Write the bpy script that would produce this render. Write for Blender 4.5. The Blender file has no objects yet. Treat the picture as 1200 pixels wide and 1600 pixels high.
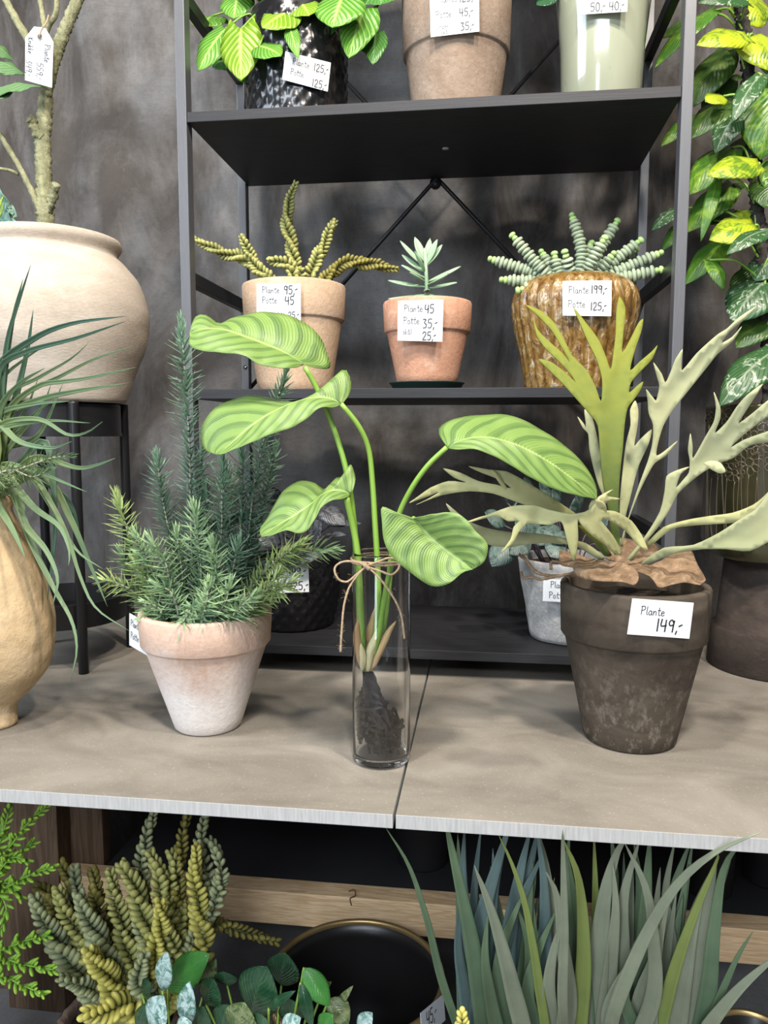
import bpy, bmesh, math, random
from mathutils import Vector as V, noise, geometry
SC = bpy.context.scene
COL = SC.collection
rnd = random.Random(7)
PI = math.pi

# ---------------------------------------------------------------- camera
F = 1212.42
CAM = V((.5013, -1.2564, .4106)); YAW, PITCH, ROLL = .129, .103, .0014
fw = V((-math.sin(YAW)*math.cos(PITCH), math.cos(YAW)*math.cos(PITCH), -math.sin(PITCH)))
rt0 = V((math.cos(YAW), math.sin(YAW), 0)); up0 = rt0.cross(fw)
rt = rt0*math.cos(ROLL)+up0*math.sin(ROLL); up = up0*math.cos(ROLL)-rt0*math.sin(ROLL)
cd = bpy.data.cameras.new('camera'); cam = bpy.data.objects.new('camera', cd); COL.objects.link(cam)
from mathutils import Matrix
cam.matrix_world = Matrix(((rt.x, up.x, -fw.x, CAM.x), (rt.y, up.y, -fw.y, CAM.y), (rt.z, up.z, -fw.z, CAM.z), (0, 0, 0, 1)))
cd.sensor_fit = 'VERTICAL'; cd.sensor_height = 36; cd.lens = F*36/1600; cd.clip_start = .02
SC.camera = cam

# ---------------------------------------------------------------- light
SC.view_settings.view_transform = 'Standard'; SC.view_settings.look = 'None'
SC.view_settings.gamma = 1; SC.view_settings.use_curve_mapping = False
SC.view_settings.exposure = .5
w = bpy.data.worlds.new('shop_ambient'); SC.world = w; w.use_nodes = True
w.node_tree.nodes['Background'].inputs[0].default_value = (.92, .95, 1, 1)
w.node_tree.nodes['Background'].inputs[1].default_value = .085
def area(name, loc, aim, size, power, col, sy=None):
    l = bpy.data.lights.new(name, 'AREA'); l.energy = power; l.color = col; l.size = size
    if sy: l.shape = 'RECTANGLE'; l.size_y = sy
    o = bpy.data.objects.new(name, l); COL.objects.link(o); o.location = loc
    o.rotation_euler = (V(aim)-V(loc)).to_track_quat('-Z', 'Y').to_euler(); return o
area('window_daylight_left', (-2.1, -1.3, 1.6), (.1, .3, .55), 1.3, 46, (.76, .87, 1), 1.1)
area('window_daylight_front', (.1, -3.3, 1.85), (.35, .1, -.2), 2.2, 62, (.84, .91, 1), .5)
area('glass_door_daylight', (-.42, -3.5, .25), (.3, .0, -.3), .5, 34, (.80, .89, 1), 1.9)
area('ceiling_lamp_left', (-.05, -1.15, 2.35), (.2, -.1, .1), .14, 30, (1, .93, .85))
area('ceiling_lamp_right', (1.25, -1.3, 2.25), (.8, -.1, .2), .14, 40, (1, .89, .76))
area('ceiling_lamp_middle', (.62, -1.6, 2.25), (.5, 0, .25), .16, 34, (1, .93, .85))

# ---------------------------------------------------------------- helpers
def ray(px, py): return rt*((px-600)/F)-up*((py-800)/F)+fw
def P(px, py, Y):
    r = ray(px, py); return CAM+r*((Y-CAM.y)/r.y)
def PZ(px, py, z):
    r = ray(px, py); return CAM+r*((z-CAM.z)/r.z)
def back(p, r):
    """point r behind p along the horizontal line of sight"""
    d = V((p.x-CAM.x, p.y-CAM.y, 0)).normalized(); return V((p.x+d.x*r, p.y+d.y*r, p.z))
def side(px): return math.cos(math.atan((px-600)/F))      # off-axis widening of round things
def S(p): return F/((V(p)-CAM).dot(fw))          # pixels per metre at a point
def spl(pts, n):
    """Catmull-Rom through points, n samples evenly by index"""
    pts = [V(p) for p in pts]; m = len(pts)-1; out = []
    if m == 0: return pts*n
    L = [0]
    for a, b in zip(pts, pts[1:]): L.append(L[-1]+(b-a).length)
    for i in range(n):
        s = L[-1]*i/(n-1); k = 0
        while k < m-1 and L[k+1] < s: k += 1
        t = (s-L[k])/max(1e-9, L[k+1]-L[k])
        p1, p2 = pts[k], pts[k+1]; p0 = pts[k-1] if k else p1*2-p2; p3 = pts[k+2] if k+2 <= m else p2*2-p1
        out.append(.5*((2*p1)+(p2-p0)*t+(2*p0-5*p1+4*p2-p3)*t*t+(3*p1-p0-3*p2+p3)*t**3))
    return out
def frame(d, ref=None):
    d = d.normalized(); ref = ref or (V((0, 0, 1)) if abs(d.z) < .9 else V((0, 1, 0)))
    a = d.cross(ref).normalized(); return d, a, a.cross(d).normalized()
class MB:
    def __init__(s): s.v = []; s.f = []; s.uv = []; s.m = []
    def add(s, vs, fs, uvs=None, m=0):
        o = len(s.v); s.v += [V(p) for p in vs]; s.uv += uvs or [(0, 0)]*len(vs)
        s.f += [tuple(i+o for i in f) for f in fs]; s.m += [m]*len(fs)
    def box(s, a, b, m=0):
        x0, y0, z0 = a; x1, y1, z1 = b
        s.add([(x0, y0, z0), (x1, y0, z0), (x1, y1, z0), (x0, y1, z0), (x0, y0, z1), (x1, y0, z1), (x1, y1, z1), (x0, y1, z1)],
              [(3, 2, 1, 0), (4, 5, 6, 7), (0, 1, 5, 4), (1, 2, 6, 5), (2, 3, 7, 6), (3, 0, 4, 7)], None, m)
    def grid(s, rows, m=0, closed=False, uvs=None):
        nr, nc = len(rows), len(rows[0]); vs = [p for r in rows for p in r]; fs = []
        for i in range(nr-1):
            for j in range(nc if closed else nc-1):
                k = (j+1) % nc; fs.append((i*nc+j, i*nc+k, (i+1)*nc+k, (i+1)*nc+j))
        if not uvs: uvs = [(i/max(1, nr-1), j/max(1, nc-1)) for i in range(nr) for j in range(nc)]
        s.add(vs, fs, uvs, m)
    def tube(s, path, rad, seg=8, m=0, cap=True, n=None, jit=0):
        path = spl(path, n) if n else [V(p) for p in path]
        k = len(path); R = rad if callable(rad) else (lambda t: rad)
        rows = []; ref = None
        for i, p in enumerate(path):
            d = (path[min(i+1, k-1)]-path[max(i-1, 0)]); d = d if d.length > 1e-9 else V((0, 0, 1))
            d, a, b = frame(d, ref); ref = b; r = R(i/(k-1))
            rows.append([p+(a*math.cos(q)+b*math.sin(q))*(r*(1+(jit*noise.noise(p*300+V((math.cos(q), math.sin(q), 0))*3) if jit else 0))) for q in [2*PI*j/seg for j in range(seg)]])
        o = len(s.v); s.grid(rows, m, True)
        if cap:
            s.f += [tuple(o+j for j in range(seg-1, -1, -1)), tuple(o+(k-1)*seg+j for j in range(seg))]; s.m += [m, m]
    def lathe(s, prof, c, seg=48, m=0, fn=None):
        rows = []
        for r, z in prof:
            row = []
            for j in range(seg):
                q = 2*PI*j/seg; rr = r+(fn(q, z, r) if fn else 0)
                row.append(V((c[0]+rr*math.cos(q), c[1]+rr*math.sin(q), z)))
            rows.append(row)
        s.grid(rows, m, True)
    def build(s, name, mats, parent=None, smooth=True, bevel=0, solid=0, kind=None, label=None, auto=None):
        off = V((0, 0, 0)); q = parent
        while q is not None: off += q.location; q = q.parent
        me = bpy.data.meshes.new(name); me.from_pydata([p-off for p in s.v], [], s.f)
        mats = mats if isinstance(mats, (list, tuple)) else [mats]
        for mm in mats: me.materials.append(mm)
        me.polygons.foreach_set('material_index', s.m)
        ul = me.uv_layers.new(name='UVMap'); ul.data.foreach_set('uv', [c for l in me.loops for c in s.uv[l.vertex_index]])
        me.polygons.foreach_set('use_smooth', [smooth]*len(me.polygons)); me.update()
        o = bpy.data.objects.new(name, me); COL.objects.link(o); o.parent = parent
        if auto: me.set_sharp_from_angle(angle=auto)
        if solid:
            x = o.modifiers.new('thickness', 'SOLIDIFY'); x.thickness = solid; x.offset = 0
        if bevel:
            x = o.modifiers.new('bevel', 'BEVEL'); x.width = bevel; x.segments = 2; x.limit_method = 'ANGLE'; x.angle_limit = .6
        if kind: o['kind'] = kind
        if label: o['label'] = label
        return o
def thing(name, label, cat, loc, group=None):
    o = bpy.data.objects.new(name, None); COL.objects.link(o); o.location = V(loc); o.empty_display_size = .02
    o['label'] = label; o['category'] = cat
    if group: o['group'] = group
    return o
def tag1(o, label, cat, group=None):
    o['label'] = label; o['category'] = cat
    if group: o['group'] = group
    return o

# ---------------------------------------------------------------- materials
class NT:
    def __init__(s, name):
        s.mat = bpy.data.materials.new(name); s.mat.use_nodes = True; s.t = s.mat.node_tree; s.b = s.t.nodes['Principled BSDF']
        s.out = s.t.nodes['Material Output']
    def n(s, typ, **kw):
        x = s.t.nodes.new(typ)
        for k, v in kw.items():
            if k.startswith('i_'):
                k = k[2:]; k = int(k) if k.isdigit() else k.replace('_', ' ')
                if hasattr(v, 'is_output'): s.t.links.new(v, x.inputs[k])
                else: x.inputs[k].default_value = v
            else: setattr(x, k, v)
        return x
    def lk(s, a, b): s.t.links.new(a, b)
    def obj(s, scale=(1, 1, 1)):
        g = s.n('ShaderNodeNewGeometry'); return s.n('ShaderNodeMapping', i_Vector=g.outputs['Position'], i_Scale=scale).outputs[0]
    def uv(s): 
        u = s.n('ShaderNodeUVMap'); u.uv_map = 'UVMap'; return u.outputs[0]
    def noise(s, vec, scale, detail=6, rough=.6, dist=0):
        return s.n('ShaderNodeTexNoise', i_Vector=vec, i_Scale=scale, i_Detail=detail, i_Roughness=rough, i_Distortion=dist).outputs[0]
    def ramp(s, fac, stops):
        r = s.n('ShaderNodeValToRGB', i_0=fac); e = r.color_ramp.elements
        while len(e) < len(stops): e.new(.5)
        for x, (p, c) in zip(e, stops): x.position = p; x.color = c if len(c) == 4 else (*c, 1)
        return r.outputs[0]
    def mix(s, fac, a, b, mode='MIX'):
        m = s.n('ShaderNodeMix', data_type='RGBA', blend_type=mode)
        for k, v in ((0, fac), (6, a), (7, b)):
            if hasattr(v, 'is_output'): s.lk(v, m.inputs[k])
            else: m.inputs[k].default_value = v if k == 0 else ((*v, 1) if len(v) == 3 else v)
        return m.outputs[2]
    def math(s, op, a, b=0, c=0):
        m = s.n('ShaderNodeMath', operation=op)
        for k, v in enumerate((a, b, c)):
            if hasattr(v, 'is_output'): s.lk(v, m.inputs[k])
            else: m.inputs[k].default_value = v
        return m.outputs[0]
    def sep(s, v): return s.n('ShaderNodeSeparateXYZ', i_0=v).outputs
    def bump(s, h, strength=.3, dist=.01):
        b = s.n('ShaderNodeBump', i_Strength=strength, i_Distance=dist, i_Height=h); s.lk(b.outputs[0], s.b.inputs['Normal'])
    def set(s, col=None, rough=None, metal=None, spec=None, coat=None, trans=None, sss=None, sheen=None):
        for k, v in (('Base Color', col), ('Roughness', rough), ('Metallic', metal), ('Specular IOR Level', spec), ('Coat Weight', coat), ('Transmission Weight', trans), ('Sheen Weight', sheen)):
            if v is None: continue
            if hasattr(v, 'is_output'): s.lk(v, s.b.inputs[k])
            else: s.b.inputs[k].default_value = (*v, 1) if isinstance(v, tuple) else v
        return s.mat
    def translucent(s, col, fac):
        t = s.n('ShaderNodeBsdfTranslucent')
        if hasattr(col, 'is_output'): s.lk(col, t.inputs[0])
        else: t.inputs[0].default_value = (*col, 1)
        m = s.n('ShaderNodeMixShader', i_0=fac); s.lk(s.b.outputs[0], m.inputs[1]); s.lk(t.outputs[0], m.inputs[2]); s.lk(m.outputs[0], s.out.inputs[0])
def plain(name, col, rough=.6, metal=0, spec=.5, coat=0):
    return NT(name).set(col, rough, metal, spec, coat)
def mottled(name, c1, c2, scale=12, rough=.8, bump=.25, c3=None, stretch=(1, 1, 1), spec=.3, fine=140, lo=.35, hi=.65, fine_amt=.35):
    t = NT(name); v = t.obj(stretch)
    n1 = t.noise(v, scale, 8, .65, .6); col = t.ramp(n1, [(lo, c1), (hi, c2)])
    n2 = t.noise(v, fine, 4, .7)
    if c3:
        n3 = t.noise(v, scale*3.3, 8, .75); col = t.mix(t.ramp(n3, [(.52, (0, 0, 0)), (.70, (.75, .75, .75))]), col, c3)
    col = t.mix(fine_amt, col, t.ramp(n2, [(.3, (.45, .45, .45)), (.7, (1, 1, 1))]), 'MULTIPLY')
    t.set(col, rough, spec=spec); t.bump(n2, bump, .004); return t.mat
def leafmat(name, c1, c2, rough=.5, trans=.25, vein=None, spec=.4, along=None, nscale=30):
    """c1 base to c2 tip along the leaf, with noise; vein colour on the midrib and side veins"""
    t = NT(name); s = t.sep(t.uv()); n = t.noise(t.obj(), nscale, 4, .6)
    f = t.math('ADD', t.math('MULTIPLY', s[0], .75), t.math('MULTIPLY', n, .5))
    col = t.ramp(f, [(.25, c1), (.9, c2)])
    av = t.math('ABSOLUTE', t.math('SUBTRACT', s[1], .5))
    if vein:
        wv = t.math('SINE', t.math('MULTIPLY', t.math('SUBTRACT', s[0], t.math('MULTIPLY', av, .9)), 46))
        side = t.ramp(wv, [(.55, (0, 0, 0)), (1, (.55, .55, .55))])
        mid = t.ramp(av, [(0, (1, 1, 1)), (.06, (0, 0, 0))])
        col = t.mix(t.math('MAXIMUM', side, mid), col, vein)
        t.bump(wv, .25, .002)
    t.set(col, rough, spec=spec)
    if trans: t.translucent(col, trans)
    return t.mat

# ---------------------------------------------------------------- handwriting (stroke letters on price cards)
def circ(cx, cy, rx, ry, a0=90, a1=450, n=10): return [(cx+rx*math.cos(math.radians(a0+(a1-a0)*i/n)), cy+ry*math.sin(math.radians(a0+(a1-a0)*i/n))) for i in range(n+1)]
G = {
 'P': (.62, [[(.05, 0), (.08, 1)], [(-.02, .95), (.3, 1.02), (.52, .88), (.46, .62), (.08, .48)]]),
 'K': (.6, [[(.05, 0), (.05, 1)], [(.5, .95), (.07, .45), (.52, 0)]]),
 'U': (.65, [[(.05, 1), (.05, .25), (.2, 0), (.4, .08), (.5, .3), (.5, 1), (.52, 0)]]),
 'l': (.28, [[(.1, 1), (.08, .12), (.2, 0)]]), 'i': (.25, [[(.08, .5), (.08, .05), (.18, 0)], [(.08, .75), (.1, .78)]]),
 'a': (.56, [[(.4, .44), (.2, .52), (.04, .34), (.05, .1), (.2, 0), (.37, .16), (.4, .5), (.42, .1), (.52, 0)]]),
 'n': (.5, [[(.02, .5), (.02, 0), (.06, .34), (.22, .5), (.35, .4), (.38, 0)]]),
 'u': (.52, [[(.02, .5), (.04, .1), (.16, 0), (.34, .12), (.38, .5), (.4, 0)]]),
 'r': (.4, [[(.04, .5), (.04, 0), (.08, .32), (.3, .5)]]), 's': (.4, [[(.34, .46), (.14, .5), (.06, .36), (.3, .2), (.26, .02), (.02, .04)]]),
 't': (.44, [[(.2, .95), (.17, .12), (.28, 0), (.4, .06)], [(0, .6), (.42, .63)]]),
 'e': (.5, [[(.05, .28), (.38, .32), (.33, .48), (.17, .52), (.03, .34), (.06, .08), (.22, 0), (.42, .1)]]),
 'o': (.5, [circ(.22, .26, .2, .26)]), 'd': (.55, [circ(.2, .25, .18, .25), [(.42, 1), (.4, .1), (.5, 0)]]),
 'k': (.5, [[(.05, 1), (.05, 0)], [(.38, .5), (.07, .24), (.42, 0)]]),
 'å': (.56, [[(.4, .44), (.2, .52), (.04, .34), (.05, .1), (.2, 0), (.37, .16), (.4, .5), (.42, .1), (.52, 0)], circ(.24, .74, .08, .08)]),
 'p': (.52, [[(.04, .5), (.04, -.35)], circ(.22, .25, .18, .25)]),
 '-': (.36, [[(.03, .5), (.3, .64)]]), ',': (.22, [[(.12, .1), (.04, -.16)]]), ' ': (.4, []),
 '0': (.62, [circ(.28, .5, .24, .5)]), '1': (.36, [[(.16, 1), (.14, 0)]]),
 '2': (.62, [[(.04, .78), (.2, 1), (.44, .9), (.42, .6), (.05, .02), (.52, .05)]]),
 '3': (.6, [[(.06, .95), (.42, .95), (.2, .58), (.45, .42), (.4, .08), (.05, .02)]]),
 '4': (.62, [[(.08, 1), (.04, .45), (.5, .5)], [(.46, .95), (.42, 0)]]),
 '5': (.6, [[(.5, 1), (.12, .98), (.08, .58), (.38, .6), (.48, .3), (.3, .02), (.03, .08)]]),
 '9': (.6, [[(.46, .75), (.28, 1), (.06, .8), (.14, .52), (.44, .62), (.48, .95), (.4, 0)]]),
}
INK = {}
def card(parent, c, lines, name='price_tag', label=None, hole=False):
    """c: four (px,py,Y) corners TL TR BR BL in space; lines: (text, u, v, height fraction, bold)"""
    TL, TR, BR, BL = [q if isinstance(q, V) else P(*q) for q in c]
    nrm = (BL-TL).cross(TR-TL).normalized()
    if nrm.dot(CAM-TL) < 0: nrm = -nrm
    def at(u, v, h=0): return (TL*(1-u)+TR*u)*(1-v)+(BL*(1-u)+BR*u)*v+nrm*h
    mb = MB(); th = .0007
    out = [(0, 0), (1, 0), (1, 1), (0, 1)]
    if hole: out = [(.3, 0), (.7, .0), (1, .22), (1, 1), (0, 1), (0, .22)]
    k = len(out); mb.add([at(u, v, 0) for u, v in out]+[at(u, v, -th) for u, v in out], [tuple(range(k)), tuple(range(2*k-1, k-1, -1))]+[(i, i+k, (i+1) % k+k, (i+1) % k) for i in range(k)])
    o = mb.build(name, MAT['card'], parent, False, label=label)
    ink = MB(); W = (TR-TL).length; H = (BL-TL).length
    for ln in lines:
        text, u, v, hf, bold = ln[:5]; rot = len(ln) > 5
        hh = hf*(W if rot else H); x = 0; rr = random.Random(text)
        half = (.00090 if bold else .00055)*(ln[6] if len(ln) > 6 else 1)*(hf*H/.012 if hf*H < .012 and not rot else 1)
        for ch in text:
            wd, strokes = G[ch]
            for st in strokes:
                pts = spl([(a, b, 0) for a, b in st], max(2, len(st)*3-2)) if len(st) > 2 else [V((a, b, 0)) for a, b in st]
                q = []
                for p in pts:
                    gx, gy = (x+p.x*.9)*hh, p.y*hh
                    q.append(at(u+gy/W, v+gx/H, .0004) if rot else at(u+gx/W, v-gy/H, .0004))
                L = []; R_ = []
                for i, p in enumerate(q):
                    d = (q[min(i+1, len(q)-1)]-q[max(i-1, 0)]).normalized(); sd = d.cross(nrm)*half
                    e = d*half*.6*(-1 if i == 0 else 1 if i == len(q)-1 else 0)
                    L.append(p+sd+e); R_.append(p-sd+e)
                ink.grid([L, R_])
            x += wd
    if lines: ink.build('handwriting', MAT['ink'], o, False, label='black handwritten price')
    return o

def onpot(c, r, corners, lean=0, out=.0012, away=0):
    """card corners (px,py) laid on the plane touching an upright pot of radius r at the card's middle"""
    mx = sum(q[0] for q in corners)/4; my = sum(q[1] for q in corners)/4; d = ray(mx, my); o = CAM-V((c[0], c[1], CAM.z))
    A = d.x*d.x+d.y*d.y; B = 2*(o.x*d.x+o.y*d.y); C_ = o.x*o.x+o.y*o.y-r*r; q = B*B-4*A*C_
    t = (-B-math.sqrt(max(0, q)))/(2*A); h = CAM+d*t; n = V((h.x-c[0], h.y-c[1], 0)).normalized()
    if away: n = Matrix.Rotation(away, 3, 'Z') @ n
    n = (n+V((0, 0, lean))).normalized(); h = h+n*out; res = []
    for a, b in corners:
        e = ray(a, b); res.append(CAM+e*((h-CAM).dot(n)/e.dot(n)))
    return res
# ---------------------------------------------------------------- plant builders
def px3(pts, Y=0): return [P(p[0], p[1], (p[2] if len(p) > 2 else 0)+Y) for p in pts]
def loft(mb, U, M_, L, nu=28, nv=7, m=0, cup=0, rip=0, seed=0):
    """leaf surface through three rails of 3D points"""
    a, b, c = spl(U, nu), spl(M_, nu), spl(L, nu); rows = []; uvs = []
    for i in range(nu):
        row = []
        for j in range(-nv, nv+1):
            t = abs(j)/nv; e = a[i] if j > 0 else c[i]
            p = b[i].lerp(e, t); bow = cup*math.sin(PI*t)*(e-b[i]).length
            p = p+V((0, -1, .35))*(bow+rip*t*math.sin(i*1.3+seed+(2 if j > 0 else 0))*.5)
            p += V((0, 1, 0))*.0012*math.exp(-(t*nv)**2)
            row.append(p); uvs.append((i/(nu-1), .5+.5*j/nv))
        rows.append(row)
    mb.grid(rows, m, uvs=uvs)
def leaf(mb, b, t, width, face=None, shape=.42, nu=9, nv=3, m=0, droop=0, fold=.25, lobes=0, rip=0, twist=0):
    """free leaf from base b to tip t; face = direction its upper side looks"""
    b, t = V(b), V(t); d = t-b; ln = d.length; d.normalize()
    face = V(face or (0, -1, .5)); s = d.cross(face)
    s = s.normalized() if s.length > 1e-6 else V((1, 0, 0)); nn = s.cross(d).normalized()
    rows = []; uvs = []
    for i in range(nu):
        u = i/(nu-1)
        wv = (math.sin(PI*u**(math.log(.5)/math.log(shape))))**.8 if 0 < u < 1 else 0
        c = b+d*ln*u+nn*(droop*ln*(4*u*(1-u))) ; row = []
        tw = twist*u
        for j in range(-nv, nv+1):
            v = j/nv; x = v*wv*width/2
            back = -lobes*ln*max(0, 1-u*3.2)*abs(v)**1.3
            if lobes and u == 0: x = v*width*.30
            off = -fold*abs(x)*.9+rip*abs(v)*math.sin(u*14+(2 if j > 0 else 0))
            row.append(c+(s*math.cos(tw)+nn*math.sin(tw))*x+(nn*math.cos(tw)-s*math.sin(tw))*off+d*back); uvs.append((u, .5+v/2))
        rows.append(row)
    mb.grid(rows, m, uvs=uvs)
def blade(mb, pts, width, n=14, m=0, fold=.3, face=None, taper=.35, sharp=1.0):
    """long strap leaf: V-fold ribbon along 3D points"""
    q = spl(pts, n); rows = []; uvs = []
    for i, p in enumerate(q):
        d = (q[min(i+1, n-1)]-q[max(i-1, 0)]).normalized(); f = V(face) if face else (CAM-p).normalized()
        s = d.cross(f).normalized(); nn = s.cross(d); u = i/(n-1)
        w2 = width/2*(min(1, .55+u*2))*max(.03, min(1, (1-u)/taper)**(.7*sharp))
        rows.append([p-s*w2, p-s*w2*.5-nn*fold*w2*.6, p-nn*fold*w2, p+s*w2*.5-nn*fold*w2*.6, p+s*w2]); uvs += [(u, .0), (u, .25), (u, .5), (u, .75), (u, 1)]
    mb.grid(rows, m, uvs=uvs)
def fat_leaf(mb, b, d, ln, wd, th, nrm, m=0, na=7, nb=6):
    """plump succulent leaf"""
    d = d.normalized(); s = d.cross(nrm)
    s = s.normalized() if s.length > 1e-6 else V((1, 0, 0)); nn = s.cross(d)
    rows = []; uvs = []
    for i in range(nb):
        u = i/(nb-1); r = (.25, .80, 1.0, .92, .62, .06)[i]
        u = (0, .18, .45, .72, .92, 1)[i]
        rows.append([b+d*ln*u+s*(math.cos(2*PI*j/na)*wd/2*r)+nn*(math.sin(2*PI*j/na)*th/2*r+ln*.12*u*u) for j in range(na)])
        uvs += [(u, .5)]*na
    mb.grid(rows, m, True, uvs=uvs)
def sedum(mb, path, size, step, taper=.55, m=0, lift=.55, per=3, n=40, fat=.42, seed=1, wide=.70):
    """stem densely set with plump leaves, getting smaller at the tip; stem slot m+1"""
    q = spl(path, n); L = sum((b-a).length for a, b in zip(q, q[1:])); k = max(3, int(L/step)); r = random.Random(seed)
    mb.tube(q, lambda t: size*.13*(1-.5*t), 6, m+1)
    for i in range(k+1):
        t = i/k; f = t*(n-1); a = min(int(f), n-2); p = q[a].lerp(q[a+1], f-a); d, x, y = frame(q[a+1]-q[a], V((.31, .2, .93)))
        sz = size*(1-taper*max(0, (t-.45)/.55)**1.2)*r.uniform(.88, 1.1)
        li = lift+(1.0*max(0, t-.8)/.2)
        for j in range(per):
            an = i*2.4/1+j*2*PI/per+r.uniform(-.15, .15)
            o = x*math.cos(an)+y*math.sin(an)
            fat_leaf(mb, p+o*size*.05, o+d*li, sz, sz*wide, sz*fat, d, m)
def sprig(mb, path, ln, step, n=40, seed=1, w=.0016, per=5, m=0, bare=.02):
    """rosemary stem with needle whorls; stem in slot m+1"""
    q = spl(path, n); L = sum((b-a).length for a, b in zip(q, q[1:])); k = int(L/step); r = random.Random(seed)
    mb.tube(q, lambda t: .0022*(1-.6*t), 5, m+1)
    for i in range(k+1):
        t = i/k
        if t < bare: continue
        f = t*(n-1); a = min(int(f), n-2); p = q[a].lerp(q[a+1], f-a); d, x, y = frame(q[a+1]-q[a], V((.31, .2, .93)))
        top = max(0, (t-.88)/.12)
        for j in range(per):
            an = i*1.1+j*2*PI/per+r.uniform(-.4, .4); o = x*math.cos(an)+y*math.sin(an)
            l2 = ln*r.uniform(.7, 1.15)*(1-.45*top); e = (o*(1-.5*top)+d*(.42+top*1.2+r.uniform(-.2, .35))).normalized()
            sag = d*.22*l2*r.uniform(.3, 1.2)+V((0, 0, -1))*.10*l2*(1-top)
            s = e.cross(d); s = s.normalized() if s.length > 1e-6 else x; rows = []; uvs = []
            up_ = s.cross(e)
            for g in range(4):
                u = g/3; c = p+e*l2*u+sag*u*u; hw = w/2*(1, 1.1, .9, .12)[g]
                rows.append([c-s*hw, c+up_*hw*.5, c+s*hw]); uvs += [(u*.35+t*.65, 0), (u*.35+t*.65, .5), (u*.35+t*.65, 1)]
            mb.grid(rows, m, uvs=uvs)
def inside(p, poly):
    c = False; n = len(poly); j = n-1
    for i in range(n):
        a, b = poly[i], poly[j]
        if (a[1] > p[1]) != (b[1] > p[1]) and p[0] < (b[0]-a[0])*(p[1]-a[1])/(b[1]-a[1])+a[0]: c = not c
        j = i
    return c
def smooth_closed(pts, sub=3):
    n = len(pts); out = []
    for i in range(n):
        p0, p1, p2, p3 = [V((*pts[(i+k) % n][:2], 0)) for k in (-1, 0, 1, 2)]
        # keep tips sharp
        for s in range(sub):
            t = s/sub; q = .5*((2*p1)+(p2-p0)*t*.8+(2*p0-5*p1+4*p2-p3)*t*t*.8+(3*p1-p0-3*p2+p3)*t**3*.8+ (p2-p1)*.4*t)
            lin = p1.lerp(p2, t); q = lin.lerp(.5*((2*p1)+(p2-p0)*t+(2*p0-5*p1+4*p2-p3)*t*t+(3*p1-p0-3*p2+p3)*t**3), .75)
            out.append((q.x, q.y))
    return out
def frond(name, outline, Yf, parent, mat, org=(0, 0), sc=1, thick=.0016, cell=7, chan=.24, sub=3, crumple=0, ridge=None):
    """antler frond: outline (photo pixels) meshed, given its own depth Yf(px,py), a rolled cross-section and thickness"""
    pl = smooth_closed([(org[0]+x/sc, org[1]+y/sc) for x, y in outline], sub)
    # drop near-duplicates
    q = [pl[0]]
    for p in pl[1:]:
        if math.hypot(p[0]-q[-1][0], p[1]-q[-1][1]) > 1.2: q.append(p)
    pl = q; xs = [p[0] for p in pl]; ys = [p[1] for p in pl]
    def edist(p):
        best = 1e9
        for i in range(len(pl)):
            a, b = pl[i-1], pl[i]; dx, dy = b[0]-a[0], b[1]-a[1]; l2 = dx*dx+dy*dy
            t = max(0, min(1, ((p[0]-a[0])*dx+(p[1]-a[1])*dy)/l2)) if l2 else 0
            best = min(best, math.hypot(p[0]-a[0]-dx*t, p[1]-a[1]-dy*t))
        return best
    pts = list(pl); y = min(ys)
    k = 0
    while y < max(ys):
        x = min(xs)+(cell/2 if k % 2 else 0)
        while x < max(xs):
            if inside((x, y), pl) and edist((x, y)) > cell*.45: pts.append((x, y))
            x += cell
        y += cell*.87; k += 1
    vs, es, fs, *_ = geometry.delaunay_2d_cdt([V(p) for p in pts], [(i, (i+1) % len(pl)) for i in range(len(pl))], [], 1, 1e-4)
    mb = MB(); o3 = []; uvs = []
    ylo, yhi = min(ys), max(ys)
    for v in vs:
        e = edist(v); Y = Yf(v[0], v[1]); base = P(v[0], v[1], Y); s = S(base)
        dd = chan*min(e, 16)/s
        if crumple: dd += crumple*(noise.noise(V((v[0]*.035, v[1]*.06, 3)))+.28*noise.noise(V((v[0]*.1, v[1]*.13, 1)))) 
        o3.append(P(v[0], v[1], Y+dd)); uvs.append(((yhi-v[1])/(yhi-ylo), .5))
    mb.add(o3, [tuple(f) for f in fs], uvs)
    return mb.build(name, mat, parent, True, solid=thick)
def dep(b, t, Yb, Yt, bow=0):
    """depth varying from base pixel b to tip pixel t"""
    dx, dy = t[0]-b[0], t[1]-b[1]; l2 = dx*dx+dy*dy
    def f(x, y):
        s = max(-.1, min(1.1, ((x-b[0])*dx+(y-b[1])*dy)/l2)); return Yb+(Yt-Yb)*s+bow*math.sin(PI*max(0, min(1, s)))
    return f
def cpx(cx, py, Y, prof):
    """lathe profile from (radius px, y px) seen on the axis at (cx, Y) -> centre, profile in metres"""
    c = P(cx, py, Y); out = []
    for r, y in prof:
        q = P(cx, y, Y); out.append((r/S(q), q.z))
    return c, out
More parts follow.
